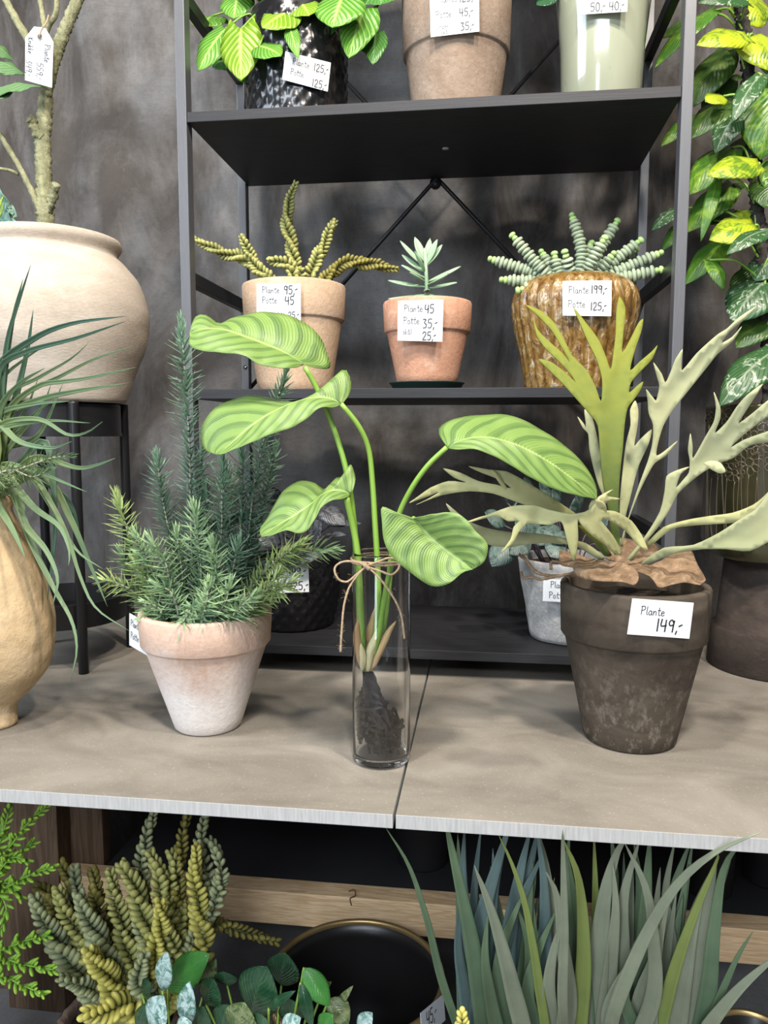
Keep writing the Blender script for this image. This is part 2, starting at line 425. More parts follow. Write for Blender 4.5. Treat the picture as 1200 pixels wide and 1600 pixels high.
def flowerpot(parent, c, z0, z1, rb, rr, lip, mat, name='pot', th=.008, lipout=.007, seg=56, fn=None):
    """classic tapered pot with thick collar: base z0 radius rb, rim top z1 outer radius rr, collar height lip"""
    zl = z1-lip; rl = rb+(rr-lipout-rb)*1.0
    prof = [(0, z0), (rb-.003, z0), (rb, z0+.003)]
    for i in range(1, 9): prof.append((rb+(rl-rb)*i/9, z0+.003+(zl-z0-.003)*i/9))
    prof += [(rl, zl-.0015), (rl+.001, zl), (rr-.004, zl+.0005), (rr-.0022, zl+.003), (rr-.001, zl+lip*.5), (rr, z1-.004), (rr-.0015, z1-.001), (rr-.004, z1), (rr-th+.002, z1), (rr-th, z1-.003), (rr-th-.004, z1-lip), (rb*.95, z0+.02), (0, z0+.02)]
    mb = MB(); mb.lathe(prof, c, seg, 0, fn); return mb.build(name, mat, parent)
def soil(parent, c, z, r, mat=None):
    mb = MB(); rows = []
    for i in range(6):
        q = max(.001, r*i/5); rows.append([V((c[0]+q*math.cos(a), c[1]+q*math.sin(a), z+.004*noise.noise(V((q*90*math.cos(a), q*90*math.sin(a), 2))))) for a in [2*PI*j/24 for j in range(24)]])
    mb.grid(rows, 0, True); return mb.build('soil', mat or MAT['soil'], parent)

# ---------------------------------------------------------------- the materials
MAT = {}
MAT['card'] = plain('white_card', (.60, .62, .64), .6)
MAT['ink'] = plain('black_marker_ink', (.012, .012, .014), .5)
MAT['soil'] = mottled('dark_soil', (.012, .009, .007), (.04, .028, .018), 60, .95, .6)
MAT['black_metal'] = plain('black_powder_coated_metal', (.010, .010, .011), .38, 0, .3)
t = NT('black_woodgrain_laminate'); v = t.obj((3, 60, 160)); g = t.noise(v, 4, 6, .7)
t.set(t.ramp(g, [(.3, (.008, .008, .009)), (.7, (.022, .022, .025))]), .5, spec=.3); t.bump(g, .25, .001); MAT['shelf_black'] = t.mat
t = NT('grey_post_foil'); v = t.obj((200, 60, 5)); g = t.noise(v, 4, 4, .7)
t.set(t.ramp(g, [(.3, (.060, .062, .068)), (.7, (.085, .087, .095))]), .40); MAT['shelf_post'] = t.mat
# concrete-look back wall cloth
t = NT('brushed_concrete_cloth'); v = t.obj(); big = t.noise(t.obj((1, 1, .6)), 2.6, 8, .6, .5); mid = t.noise(t.obj((1, 1, .35)), 9, 8, .7, .8); fine = t.noise(v, 90, 5, .7); scr = t.noise(t.obj((.35, 1, 2.2)), 14, 8, .75, 2.2)
c = t.ramp(big, [(.36, (.022, .017, .013)), (.50, (.060, .052, .045)), (.62, (.150, .144, .139))])
c = t.mix(t.ramp(mid, [(.45, (0, 0, 0)), (.78, (.6, .6, .6))]), c, (.195, .19, .188))
c = t.mix(t.ramp(mid, [(.25, (.5, .5, .5)), (.42, (0, 0, 0))]), c, (.060, .047, .038))
c = t.mix(t.ramp(scr, [(.485, (0, 0, 0)), (.5, (.45, .45, .45)), (.515, (0, 0, 0))]), c, (.055, .047, .042))
c = t.mix(.3, c, t.ramp(fine, [(.3, (.5, .5, .5)), (.7, (1, 1, 1))]), 'MULTIPLY')
t.set(c, .75, spec=.25); t.bump(t.math('ADD', mid, t.math('MULTIPLY', fine, .3)), .3, .008); MAT['wall'] = t.mat
# table board: grey beige concrete laminate, pale raw edge
t = NT('grey_beige_stone_laminate'); v = t.obj(); a = t.noise(t.obj((1, 1.6, 1)), 5, 8, .62, .7); f = t.noise(v, 260, 3, .8)
c = t.ramp(a, [(.33, (.135, .120, .098)), (.55, (.20, .180, .150)), (.75, (.265, .243, .208))])
c = t.mix(t.ramp(f, [(.60, (0, 0, 0)), (.72, (.55, .55, .55))]), c, (.50, .46, .40)); c = t.mix(t.ramp(f, [(.27, (.5, .5, .5)), (.36, (0, 0, 0))]), c, (.12, .10, .08))
t.set(c, .55, spec=.35); t.bump(f, .12, .001); MAT['board'] = t.mat
t = NT('pale_board_edge'); v = t.obj((160, 160, 12)); a = t.noise(v, 2, 4, .7)
t.set(t.ramp(a, [(.3, (.25, .25, .245)), (.7, (.35, .35, .343))]), .7); MAT['edge'] = t.mat
def wood(name, c1, c2, stretch, ring=14):
    t = NT(name); v = t.obj(stretch); n = t.noise(v, 2.5, 5, .6, .4)
    wv = t.math('FRACT', t.math('MULTIPLY', n, ring)); f = t.noise(t.obj(tuple(k*6 for k in stretch)), 6, 3, .6)
    col = t.ramp(wv, [(0, c1), (.75, c2), (1, c1)]); col = t.mix(.35, col, t.ramp(f, [(.3, (.6, .6, .6)), (.7, (1, 1, 1))]), 'MULTIPLY')
    t.set(col, .6, spec=.3); return t.mat
MAT['pine'] = wood('pale_pine_lumber', (.64, .42, .22), (.86, .63, .39), (1, 6, 22), 9)
MAT['dark_wood'] = wood('brown_stained_board', (.085, .052, .030), (.15, .098, .060), (9, 9, .7), 8)
MAT['knot'] = plain('dark_wood_knot', (.10, .04, .02), .6)
MAT['floor'] = mottled('grey_shop_floor', (.24, .23, .225), (.33, .32, .315), 6, .6)
MAT['lower'] = plain('charcoal_shelf_board', (.025, .025, .028), .6)
MAT['black_pot'] = plain('matt_black_plastic', (.010, .010, .011), .6)
# pots
TC = lambda n, a, b, c, lo=.35, hi=.65, sc=9: mottled(n, a, b, sc, .88, .35, c, lo=lo, hi=hi, spec=.2)
t = NT('whitewashed_rose_terracotta'); v = t.obj(); a = t.noise(v, 11, 8, .65, .6); f = t.noise(v, 150, 4, .7); zz = t.sep(v)[2]
c = t.ramp(a, [(.35, (.46, .29, .20)), (.65, (.55, .39, .30))]); wf = t.math('ADD', t.math('MULTIPLY', zz, -9), t.math('ADD', t.math('MULTIPLY', a, 1.6), .35))
c = t.mix(t.ramp(wf, [(.0, (.12, .12, .12)), (.75, (.9, .9, .9))]), c, (.68, .64, .61)); c = t.mix(.35, c, t.ramp(f, [(.3, (.55, .55, .55)), (.7, (1, 1, 1))]), 'MULTIPLY')
t.set(c, .88, spec=.2); t.bump(f, .3, .003); MAT['terra_rose'] = t.mat
MAT['terra_sand'] = TC('sandy_terracotta', (.45, .31, .20), (.54, .39, .27), (.56, .42, .32))
MAT['terra_red'] = TC('orange_terracotta', (.42, .20, .12), (.52, .29, .19), (.60, .42, .33))
MAT['terra_top'] = TC('dusty_terracotta', (.215, .155, .112), (.275, .212, .16), (.185, .125, .092), sc=22)
MAT['urn'] = mottled('beige_clay_urn', (.39, .325, .255), (.52, .45, .375), 5, .85, .25, (.50, .45, .395), stretch=(1, 1, 3), spec=.25)
MAT['jug'] = mottled('yellow_ochre_clay', (.42, .30, .165), (.53, .40, .24), 8, .9, .5, (.56, .44, .29), spec=.2, fine=70)
t = NT('dark_brown_clay'); v = t.obj((1, 1, 2.4)); a = t.noise(v, 7, 8, .6, 1.6); f = t.noise(t.obj((1, 1, .6)), 75, 6, .75); zz = t.sep(t.obj())[2]
c = t.ramp(a, [(.32, (.034, .025, .018)), (.52, (.060, .047, .034)), (.72, (.092, .074, .055))])
low = t.ramp(zz, [(.02, (1, 1, 1)), (.13, (0, 0, 0))]); sp = t.ramp(f, [(.50, (0, 0, 0)), (.64, (.8, .8, .8))])
c = t.mix(t.math('MULTIPLY', sp, t.math('ADD', t.math('MULTIPLY', low, .85), .06)), c, (.21, .18, .145)); t.set(c, .8, spec=.25); t.bump(f, .12, .002); MAT['brown_clay'] = t.mat
MAT['umber_clay'] = mottled('dark_umber_clay', (.020, .014, .011), (.050, .036, .028), 8, .8, .2, (.06, .045, .036), stretch=(1, 1, 2))
MAT['grey_pot'] = mottled('weathered_grey_cement', (.25, .25, .245), (.42, .42, .41), 22, .9, .4, (.52, .52, .51))
t = NT('pale_green_glaze'); v = t.obj((1, 1, .45)); f = t.noise(v, 60, 5, .75, .8); zz = t.noise(t.obj((1, 1, .3)), 9, 4)
c = t.ramp(zz, [(.3, (.21, .225, .155)), (.7, (.28, .295, .215))]); c = t.mix(t.ramp(f, [(.27, (.8, .8, .8)), (.37, (0, 0, 0))]), c, (.16, .13, .07)); t.set(c, .16, coat=.5); MAT['green_glaze'] = t.mat
MAT['black_glaze'] = plain('glossy_black_glaze', (.006, .006, .007), .24, coat=.15)
t = NT('amber_drip_glaze'); v = t.obj((1, 1, .55)); f = t.noise(v, 62, 5, .7, 1.0); g2 = t.noise(t.obj((1, 1, .25)), 22, 5, .7, .8)
c = t.ramp(f, [(.34, (.055, .026, .009)), (.46, (.15, .075, .015)), (.56, (.22, .13, .032)), (.66, (.40, .36, .27))])
c = t.mix(t.ramp(g2, [(.55, (0, 0, 0)), (.75, (.6, .6, .6))]), c, (.14, .07, .02)); t.set(c, .22, coat=.5); t.bump(f, .6, .006); MAT['amber'] = t.mat
t = NT('olive_green_glaze'); f = t.noise(t.obj(), 18, 4); t.set(t.ramp(f, [(.3, (.016, .0145, .006)), (.7, (.034, .031, .013))]), .22, coat=.2); MAT['olive'] = t.mat
MAT['olive_line'] = plain('brown_glaze_relief', (.060, .046, .026), .35)
MAT['saucer'] = plain('dark_green_plastic', (.010, .028, .022), .4)
MAT['gold'] = plain('aged_brass_rim', (.46, .32, .14), .38, .75)
MAT['bowl_in'] = plain('black_enamel', (.012, .011, .011), .35)
t = NT('clear_glass'); t.set((1, 1, 1), 0.0, trans=1.0); t.b.inputs['IOR'].default_value = 1.42; MAT['glass'] = t.mat
MAT['twine'] = mottled('jute_twine', (.24, .17, .10), (.42, .32, .21), 300, .95, .5)
# foliage
t = NT('striped_prayer_plant_leaf'); s = t.sep(t.uv()); nz = t.noise(t.obj(), 22, 4, .6)
av = t.math('MULTIPLY', t.math('ABSOLUTE', t.math('SUBTRACT', s[1], .5)), 2)
ph = t.math('ADD', t.math('SUBTRACT', s[0], t.math('MULTIPLY', t.math('POWER', av, 1.25), .30)), t.math('MULTIPLY', nz, .05))
b1 = t.math('SINE', t.math('MULTIPLY', ph, 47)); b2 = t.math('SINE', t.math('MULTIPLY', ph, 290)); b3 = t.math('SINE', t.math('ADD', t.math('MULTIPLY', ph, 120), 1))
edgefade = t.ramp(av, [(.0, (.0, .0, .0)), (.10, (.75, .75, .75)), (.80, (.8, .8, .8)), (1, (.15, .15, .15))])
dk = t.math('MULTIPLY', t.ramp(t.math('ADD', b1, t.math('MULTIPLY', b3, .35)), [(.0, (0, 0, 0)), (.75, (1, 1, 1))]), edgefade)
base = t.mix(nz, (.155, .27, .058), (.25, .36, .105))
c = t.mix(dk, base, (.085, .16, .045)); c = t.mix(t.ramp(b2, [(.75, (0, 0, 0)), (1, (.30, .30, .30))]), c, (.17, .30, .07))
c = t.mix(t.ramp(av, [(0, (.7, .7, .7)), (.045, (0, 0, 0))]), c, (.48, .60, .22))
t.set(c, .42, spec=.45); t.bump(t.math('ADD', b1, t.math('MULTIPLY', b2, .35)), .25, .003); t.translucent(t.mix(.3, c, (.3, .5, .08)), .28); MAT['calathea'] = t.mat
MAT['petiole'] = leafmat('green_leaf_stalk', (.13, .27, .035), (.19, .33, .05), .4, 0)
MAT['sheath'] = mottled('papery_brown_sheath', (.36, .19, .07), (.58, .46, .24), 25, .7, .3, stretch=(1, 1, .2))
MAT['sheath_pale'] = mottled('pale_dry_sheath', (.50, .46, .24), (.66, .62, .40), 25, .7, .3, stretch=(1, 1, .2))
MAT['root'] = mottled('black_roots', (.010, .008, .007), (.045, .036, .030), 120, .85, .6)
MAT['fern_bright'] = leafmat('yellow_green_antler_frond', (.085, .135, .042), (.195, .21, .032), .75, .2, spec=.2, nscale=60)
MAT['fern_pale'] = leafmat('felted_grey_green_frond', (.30, .315, .165), (.43, .435, .25), .85, .18, spec=.15, nscale=60)
MAT['fern_warm'] = leafmat('felted_yellow_green_frond', (.36, .365, .165), (.47, .46, .235), .85, .18, spec=.15, nscale=60)
MAT['dry_leaf'] = mottled('dry_brown_leaf', (.13, .078, .042), (.29, .195, .115), 24, .8, .9, (.36, .265, .175), fine=70)
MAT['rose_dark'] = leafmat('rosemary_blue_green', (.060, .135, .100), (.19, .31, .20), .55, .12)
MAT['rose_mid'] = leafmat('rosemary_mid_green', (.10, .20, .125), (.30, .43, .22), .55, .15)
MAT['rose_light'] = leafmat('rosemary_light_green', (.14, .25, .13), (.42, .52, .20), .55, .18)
MAT['rose_stem'] = plain('grey_rosemary_stem', (.26, .26, .19), .8)
MAT['sedum_olive'] = leafmat('olive_stonecrop', (.12, .14, .040), (.36, .35, .11), .45, .08)
MAT['sedum_grey'] = leafmat('grey_green_stonecrop', (.115, .155, .095), (.30, .32, .16), .45, .08)
MAT['sedum_yellow'] = leafmat('yellow_stonecrop', (.20, .20, .04), (.52, .47, .11), .45, .08)
MAT['sedum_dim'] = leafmat('brown_olive_stonecrop', (.075, .075, .018), (.21, .18, .035), .5, .05)
MAT['sedum_stem'] = plain('olive_stem', (.13, .13, .05), .7)
MAT['button'] = leafmat('grey_green_button_leaf', (.20, .25, .175), (.30, .36, .24), .55, .03)
MAT['button_tip'] = plain('fresh_green_tip', (.30, .46, .16), .5)
MAT['button_edge'] = plain('brown_leaf_edge', (.16, .11, .085), .6)
MAT['aloe'] = leafmat('blue_green_rosette_leaf', (.18, .28, .15), (.30, .42, .28), .5, .08)
MAT['arrow'] = leafmat('veined_arrowhead_leaf', (.06, .20, .022), (.105, .28, .028), .35, .25, vein=(.38, .55, .14))
MAT['arrow_bright'] = leafmat('lime_arrowhead_leaf', (.13, .27, .015), (.19, .33, .02), .35, .3, vein=(.52, .66, .14))
MAT['arrow_dark'] = leafmat('dark_arrowhead_leaf', (.035, .12, .020), (.05, .16, .025), .35, .15, vein=(.12, .25, .08))
def variegated(name, g, y, lo, hi, scale=38, rough=.35, trans=.25):
    t = NT(name); s = t.sep(t.uv()); n = t.noise(t.obj((1, 1, 1)), scale, 6, .65, 1.2)
    c = t.ramp(n, [(lo, g), (hi, y)]); av = t.math('ABSOLUTE', t.math('SUBTRACT', s[1], .5)); c = t.mix(t.ramp(av, [(0, (.8, .8, .8)), (.05, (0, 0, 0))]), c, tuple(k*.8 for k in y))
    t.set(c, rough); t.bump(t.math('SINE', t.math('MULTIPLY', t.math('SUBTRACT', s[0], av), 60)), .2, .002); t.translucent(c, trans); return t.mat
MAT['poth_yellow'] = variegated('lime_pothos_leaf', (.11, .21, .015), (.38, .46, .022), .40, .52)
MAT['poth_green'] = variegated('green_pothos_leaf', (.055, .155, .015), (.20, .33, .03), .50, .66)
MAT['poth_dark'] = variegated('dark_pothos_leaf', (.040, .095, .015), (.12, .19, .03), .52, .68)
MAT['poth_white'] = variegated('white_marbled_leaf', (.035, .10, .030), (.40, .46, .34), .54, .62, 60)
MAT['pole'] = mottled('rough_moss_pole', (.016, .014, .012), (.055, .048, .042), 60, .9, .9)
MAT['pilea'] = variegated('silver_striped_purple_leaf', (.016, .016, .020), (.075, .083, .092), .44, .58, 70, .4, .05)
MAT['pep_grey'] = variegated('grey_green_watermelon_leaf', (.020, .045, .037), (.115, .165, .14), .40, .62, 45, .4, .05)
MAT['silver'] = variegated('silver_mottled_leaf', (.075, .19, .15), (.50, .66, .62), .40, .56, 70, .4, .15)
MAT['pep_dark'] = variegated('dark_glossy_round_leaf', (.012, .050, .022), (.045, .11, .05), .45, .75, 25, .18, .05)
MAT['pep_green'] = variegated('bright_green_leaf', (.045, .19, .035), (.09, .29, .05), .45, .75, 25, .3, .2)
MAT['pep_olive'] = variegated('olive_mottled_leaf', (.045, .085, .022), (.22, .26, .12), .42, .62, 60, .35, .1)
MAT['grass_blue'] = leafmat('blue_green_strap_leaf', (.030, .066, .064), (.11, .165, .155), .5, .06, spec=.4, nscale=25)
MAT['grass_green'] = leafmat('dark_green_strap_leaf', (.040, .080, .045), (.12, .18, .095), .5, .06, spec=.4, nscale=25)
MAT['grass_grey'] = leafmat('grey_green_strap_leaf', (.09, .11, .07), (.24, .265, .18), .5, .06, spec=.4, nscale=25)
MAT['grass_lime'] = leafmat('lime_strap_leaf', (.10, .14, .03), (.22, .27, .07), .5, .08, nscale=25)
MAT['jug_grass'] = leafmat('green_grass_blade', (.14, .18, .050), (.090, .155, .075), .5, .12, nscale=15)
MAT['jug_grass_dark'] = leafmat('dark_green_grass_blade', (.075, .12, .055), (.035, .085, .055), .5, .1, nscale=15)
MAT['lime_sedum'] = leafmat('lime_green_sedum', (.12, .27, .025), (.27, .46, .045), .45, .15)
MAT['bark'] = mottled('pale_green_bark', (.16, .165, .085), (.31, .30, .175), 70, .9, .8, (.21, .20, .13), stretch=(1, 1, .5))
MAT['tree_leaf'] = leafmat('matt_green_tree_leaf', (.055, .14, .045), (.10, .20, .07), .55, .15, vein=(.14, .24, .10))
MAT['teal'] = leafmat('blue_green_ruffled_leaf', (.10, .20, .155), (.19, .32, .26), .6, .05)

# ================================================================ setting
WALLY = .45
mb = MB(); rows = []
NX, NZ = 260, 60
for i in range(NZ+1):
    z = -.75+3.1*i/NZ; row = []
    for j in range(NX+1):
        x = -1.9+4.6*j/NX
        f = .007*math.sin(x*21+1.3*math.sin(x*7)+.3*z)+.005*math.sin(x*47+.6*z+2)+.010*noise.noise(V((x*6, z*1.2, 0)))
        f += -.010*math.exp(-((x+.165+.012*z)/.02)**2)-.010*math.exp(-((x-.155)/.015)**2)+.006*noise.noise(V((x*16, z*7, 4)))
        row.append((x, WALLY+f, z))
    rows.append(row)
mb.grid(rows); mb.build('wall_back', MAT['wall'], kind='structure')
mb = MB(); mb.box((-1.9, -3.2, -.77), (2.7, WALLY+.03, -.75)); mb.build('floor', MAT['floor'], kind='structure', smooth=False)

# ---- display table: two stone-look boards on a lumber frame
def board(name, x0, x1, label):
    mb = MB(); y0, y1, z0 = -.4629, WALLY-.03, -.016
    mb.box((x0, y0, z0), (x1, y1, 0), 0)
    mb.m = [1, 0, 1, 1, 1, 1]
    o = mb.build(name, [MAT['board'], MAT['edge']], None, False, bevel=.0007); tag1(o, label, 'table top', 'stone-look table boards')
board('table_board', -1.15, .4085, 'grey-beige stone-look table board carrying the rosemary pot and ochre jug')
board('table_board', .4115, 1.75, 'grey-beige stone-look table board carrying the brown fern pot')
TF = thing('display_table', 'low display table of pale pine rail and brown boards under the stone-look tops', 'table', (-.13, .12, -.75))
BY = .095
zb, zt = P(400, 1441.7, BY).z, P(400, 1391, BY).z
mb = MB(); mb.box((P(98, 1480, BY).x+.001, BY, zb), (1.75, BY+.045, zt)); rail = mb.build('front_rail', MAT['pine'], TF, False, bevel=.002, label='pale pine rail with a dark knot')
mb = MB(); k = P(547, 1402, BY)
mb.tube(spl([(k.x-.002, BY-.0004, k.z+.012), (k.x+.008, BY-.0004, k.z+.016), (k.x+.010, BY-.0004, k.z+.004), (k.x, BY-.0004, k.z-.002), (k.x+.003, BY-.0004, k.z-.016), (k.x+.001, BY-.0004, k.z-.009)], 14), .0012, 6)
mb.build('wood_knot', MAT['knot'], rail)
x1 = P(163, 1300, BY+.05).x
mb = MB(); n = 3; xs = [x1-.33, x1-.22, x1-.095, x1]
for a, b in zip(xs, xs[1:]): mb.box((a, BY+.046, -.75), (b-.0015, BY+.075, -.016))
mb.build('side_panel', MAT['dark_wood'], TF, False, bevel=.001)
xl = P(98, 1480, BY).x
mb = MB(); mb.box((xl-.12, BY-.002, -.75), (xl, BY+.045, -.0165)); mb.build('leg', MAT['dark_wood'], TF, False, bevel=.002)
mb = MB(); mb.box((1.52, BY+.046, -.75), (1.60, BY+.09, -.016)); mb.build('leg', MAT['dark_wood'], TF, False, bevel=.002)
mb = MB(); mb.box((x1+.004, BY+.047, zt-.026), (1.515, WALLY-.035, zt-.002)); o = mb.build('lower_shelf_board', MAT['lower'], None, False, bevel=.001)
tag1(o, 'charcoal shelf board behind the pine rail under the table', 'shelf board')
for (cx, Y, r, h, lab) in [(1105, .22, .05, .22, 'matt black pot under the table behind the long strap leaves at right'), (660, .25, .06, .26, 'matt black pot in the dark under the seam of the table boards'), (1195, .27, .05, .24, 'matt black pot under the table at the right edge of the photo')]:
    c = PZ(cx, 1400, zt-.002); c = V((P(cx, 1400, Y).x, Y, zt-.002)); T = thing('black_pot', lab, 'pot', c, 'black pots stored under the table')
    mb = MB(); z = c.z; mb.lathe([(0, z), (r*.85, z), (r*.88, z+.004), (r, z+h), (r+.004, z+h+.001), (r+.004, z+h+.006), (r-.004, z+h+.006), (r-.006, z+h-.02), (0, z+h-.02)], c, 36); mb.build('pot', MAT['black_pot'], T)

# ================================================================ black shelf unit
W, D, Z1, Z2, Z3, TH, PW = .80, .333, .9224, .4806, .05, .016, .0165
SH = thing('shelf_unit', 'tall black metal and wood shelving unit with X-braced back on the table', 'shelf', (.4, D/2, 0))
for x in (0, W-PW):
    for y0, y1 in ((0, .025), (D-.02, D)):
        mb = MB(); mb.box((x, y0, 0), (x+PW, y1, 1.62)); mb.build('post', MAT['shelf_post'], SH, False, bevel=.0012)
for z in (Z1, Z2, Z3, 1.366):
    mb = MB(); mb.box((PW+.0005, .001, z-TH), (W-PW-.0005, D-.001, z)); s_ = mb.build('shelf_board', MAT['shelf_black'], SH, False, bevel=.0008)
    if z == Z1:
        q = PZ(696, 232, z-TH); mb = MB(); mb.lathe([(0, z-TH-.0012), (.0055, z-TH-.001), (.006, z-TH+.0005)], q, 20); mb.build('cam_cover', plain('grey_plastic_cap', (.35, .34, .33), .5), s_)
for x in (.001, W-PW+.001):
    for zc in (Z3+.19, Z2+.185, Z1+.185):
        mb = MB(); mb.box((x, .0255, zc-.012), (x+.0145, D-.0205, zc+.010)); mb.build('side_rail', MAT['black_metal'], SH, False, bevel=.001)
ym = D+.0015
for k, (a, b) in enumerate((((.008, Z1-.425), (W-.008, Z1+.40)), ((W-.008, Z1-.425), (.008, Z1+.40)), ((.008, Z3+.02), (W-.008, Z1-.445)), ((W-.008, Z3+.02), (.008, Z1-.445)))):
    mb = MB(); yy = ym+.006*(k % 2)+.002
    if k > 1: continue
    mb.tube([(a[0], yy, a[1]), (b[0], yy, b[1])], .0042, 8); mb.build('brace_rod', MAT['black_metal'], SH)
for px, py in ((383.5, 574), (1006, 565)):
    q = P(px, py, D-.02); mb = MB(); mb.tube([(q.x, D-.0195, q.z), (q.x, D-.0225, q.z)], .0042, 12); mb.build('bolt', plain('steel_bolt', (.35, .35, .36), .3, 1), SH)
q = P(680, 290, D); mb = MB(); mb.tube([(q.x, D+.0005, Z1-TH-.006), (q.x, D+.012, Z1-TH-.006)], .011, 14); mb.build('brace_joint', MAT['black_metal'], SH)

# ================================================================ calathea in the glass cylinder
GY = -.359+.037
gc = V((PZ(588, 1210, 0).x, GY, 0)); sg = S(gc+V((0, 0, .13)))
gr = 45.5/sg; gh = P(588, 862, GY).z
GL = thing('glass_vase', 'clear glass cylinder vase tied with a jute twine bow on the table', 'vase', gc)
mb = MB(); r = gr; t_ = .0022
mb.lathe([(0, .0008), (r-.004, .0008), (r-.001, .002), (r, .006), (r, gh*.5), (r, gh-.004), (r-.0002, gh-.0015), (r-.0011, gh), (r-.002, gh-.0015), (r-t_, gh-.004), (r-t_, gh*.5), (r-t_, .014), (r-t_-.002, .009), (r-.009, .0072), (0, .0070)], gc, 64); mb.build('glass_cylinder', MAT['glass'], GL)
# twine bow
TW = thing  # keep helper name
kx = P(572, 884, GY-gr-.002)
mb = MB()
def ring(z0, tilt=0): return [V((gc.x+(gr+.0012)*math.cos(a), gc.y+(gr+.0012)*math.sin(a), z0+tilt*math.sin(a*1.0+1))) for a in [2*PI*i/48 for i in range(49)]]
tw = lambda p, rr=.0014: mb.tube(p, rr, 6, n=60, jit=.25)
for z0 in (kx.z+.001, kx.z+.004): mb.tube(ring(z0, .0012), .0014, 6, jit=.25)
yb = GY-gr-.003
tw(px3([(572, 884, yb), (555, 878, yb-.003), (535, 878, yb-.008), (523, 888, yb-.010), (528, 904, yb-.010), (542, 909, yb-.008), (558, 897, yb-.003), (572, 885, yb)]))
tw(px3([(572, 884, yb), (590, 878, yb-.002), (608, 872, yb-.001), (622, 876, yb+.004), (623, 888, yb+.004), (612, 898, yb-.002), (596, 893, yb-.003), (572, 885, yb)]))
tw(px3([(572, 884, yb), (556, 902, yb-.004), (544, 922, yb-.007), (537, 950, yb-.010), (534, 985, yb-.012), (532, 1019, yb-.012)]))
tw(px3([(572, 884, yb), (590, 900, yb-.002), (606, 920, yb-.001), (620, 943, yb+.002), (628, 965, yb+.006), (632, 998, yb+.008)]))
mb.tube(px3([(567, 880, yb-.001), (571, 884, yb-.003), (577, 889, yb-.001)]), .0028, 8, n=8, jit=.3)
r_ = random.Random(5)
for i in range(110):
    a = r_.choice([(532, 1010), (534, 985), (630, 985), (626, 960), (540, 930), (612, 928), (526, 900), (545, 905), (600, 882), (572, 884), (533, 1000)])
    p = P(a[0]+r_.uniform(-3, 3), a[1]+r_.uniform(-8, 8), yb-.004); e = V((r_.uniform(-1, 1), r_.uniform(-.6, .6), r_.uniform(-1, 1))).normalized()*.0045
    mb.tube([p, p+e*.6+V((0, 0, .001)), p+e], .00010, 4)
mb.build('twine_bow', MAT['twine'], GL)

CA = thing('prayer_plant', 'striped yellow-green calathea with five big leaves standing in the glass cylinder', 'plant', gc+V((0, 0, .0085)))
def crop(pts, ox, oy, s, Y): return [P(ox+p[0]/s, oy+p[1]/s, Y if len(p) < 3 else p[2]) for p in pts]
def caleaf(U, M_, L, ox, oy, s, cup=.05, seed=0, rip=.0012):
    f = lambda q: [P(ox+x/s, oy+y/s, Y) for x, y, Y in q]
    mb = MB(); loft(mb, f(U), f(M_), f(L), 40, 8, cup=cup, rip=rip, seed=seed); return mb.build('leaf', MAT['calathea'], CA, solid=.0006)
def yy(pts, Y0, Y1): 
    n = len(pts)-1; return [(x, y, Y0+(Y1-Y0)*i/n) for i, (x, y) in enumerate(pts)]
def edge(pts, Y0, Y1, off):
    n = len(pts)-1; return [(x, y, Y0+(Y1-Y0)*i/n+off*math.sin(PI*i/n)**.6) for i, (x, y) in enumerate(pts)]
a, b = -.335, -.345
caleaf(edge([(472, 264), (530, 280), (567, 273), (552, 215), (535, 170), (490, 120), (410, 78), (310, 66), (210, 85), (150, 108), (105, 80), (62, 82), (40, 140)], a, b, .045), edge([(470, 262), (400, 220), (330, 190), (250, 160), (170, 132), (95, 128), (40, 140)], a, b, 0), edge([(462, 268), (420, 276), (350, 274), (290, 258), (240, 228), (150, 218), (80, 210), (40, 190), (40, 140)], a, b, -.035), 280, 460, 2.4, .05, 1)
a, b = -.345, -.385
caleaf(edge([(610, 412), (641, 370), (643, 320), (622, 281), (588, 305), (556, 352), (500, 395), (400, 402), (330, 384), (260, 380), (195, 396), (130, 430), (90, 485), (83, 550), (100, 585), (140, 601)], a, b, .04), edge([(606, 408), (560, 390), (500, 388), (440, 400), (380, 425), (310, 465), (250, 510), (195, 560), (140, 601)], a, b, 0), edge([(605, 415), (575, 425), (530, 424), (475, 468), (420, 500), (350, 522), (280, 552), (215, 578), (165, 598), (140, 601)], a, b, -.02), 280, 460, 2.4, .04, 2)
a, b = -.345, -.375
caleaf(edge([(652, 735), (661, 690), (643, 637), (630, 684), (590, 688), (546, 730), (505, 706), (455, 700), (408, 722), (372, 762), (335, 830), (303, 880), (308, 910)], a, b, .03), edge([(642, 748), (595, 735), (545, 745), (495, 785), (430, 830), (365, 870), (308, 910)], a, b, 0), edge([(640, 757), (610, 768), (575, 772), (535, 797), (510, 842), (480, 885), (445, 896), (400, 885), (350, 903), (308, 910)], a, b, -.02), 280, 460, 2.4, .05, 3)
a, b = -.345, -.315
caleaf(edge([(125, 553), (103, 520), (100, 490), (150, 460), (240, 447), (340, 449), (430, 490), (520, 550), (590, 620), (626, 690), (625, 728)], a, b, .03), edge([(125, 556), (180, 530), (260, 522), (360, 548), (460, 600), (550, 665), (625, 728)], a, b, -.015), edge([(127, 558), (160, 563), (210, 560), (260, 575), (320, 604), (400, 653), (480, 693), (560, 716), (625, 728)], a, b, -.03), 640, 440, 2.143, .03, 4)
a, b = -.395, -.405
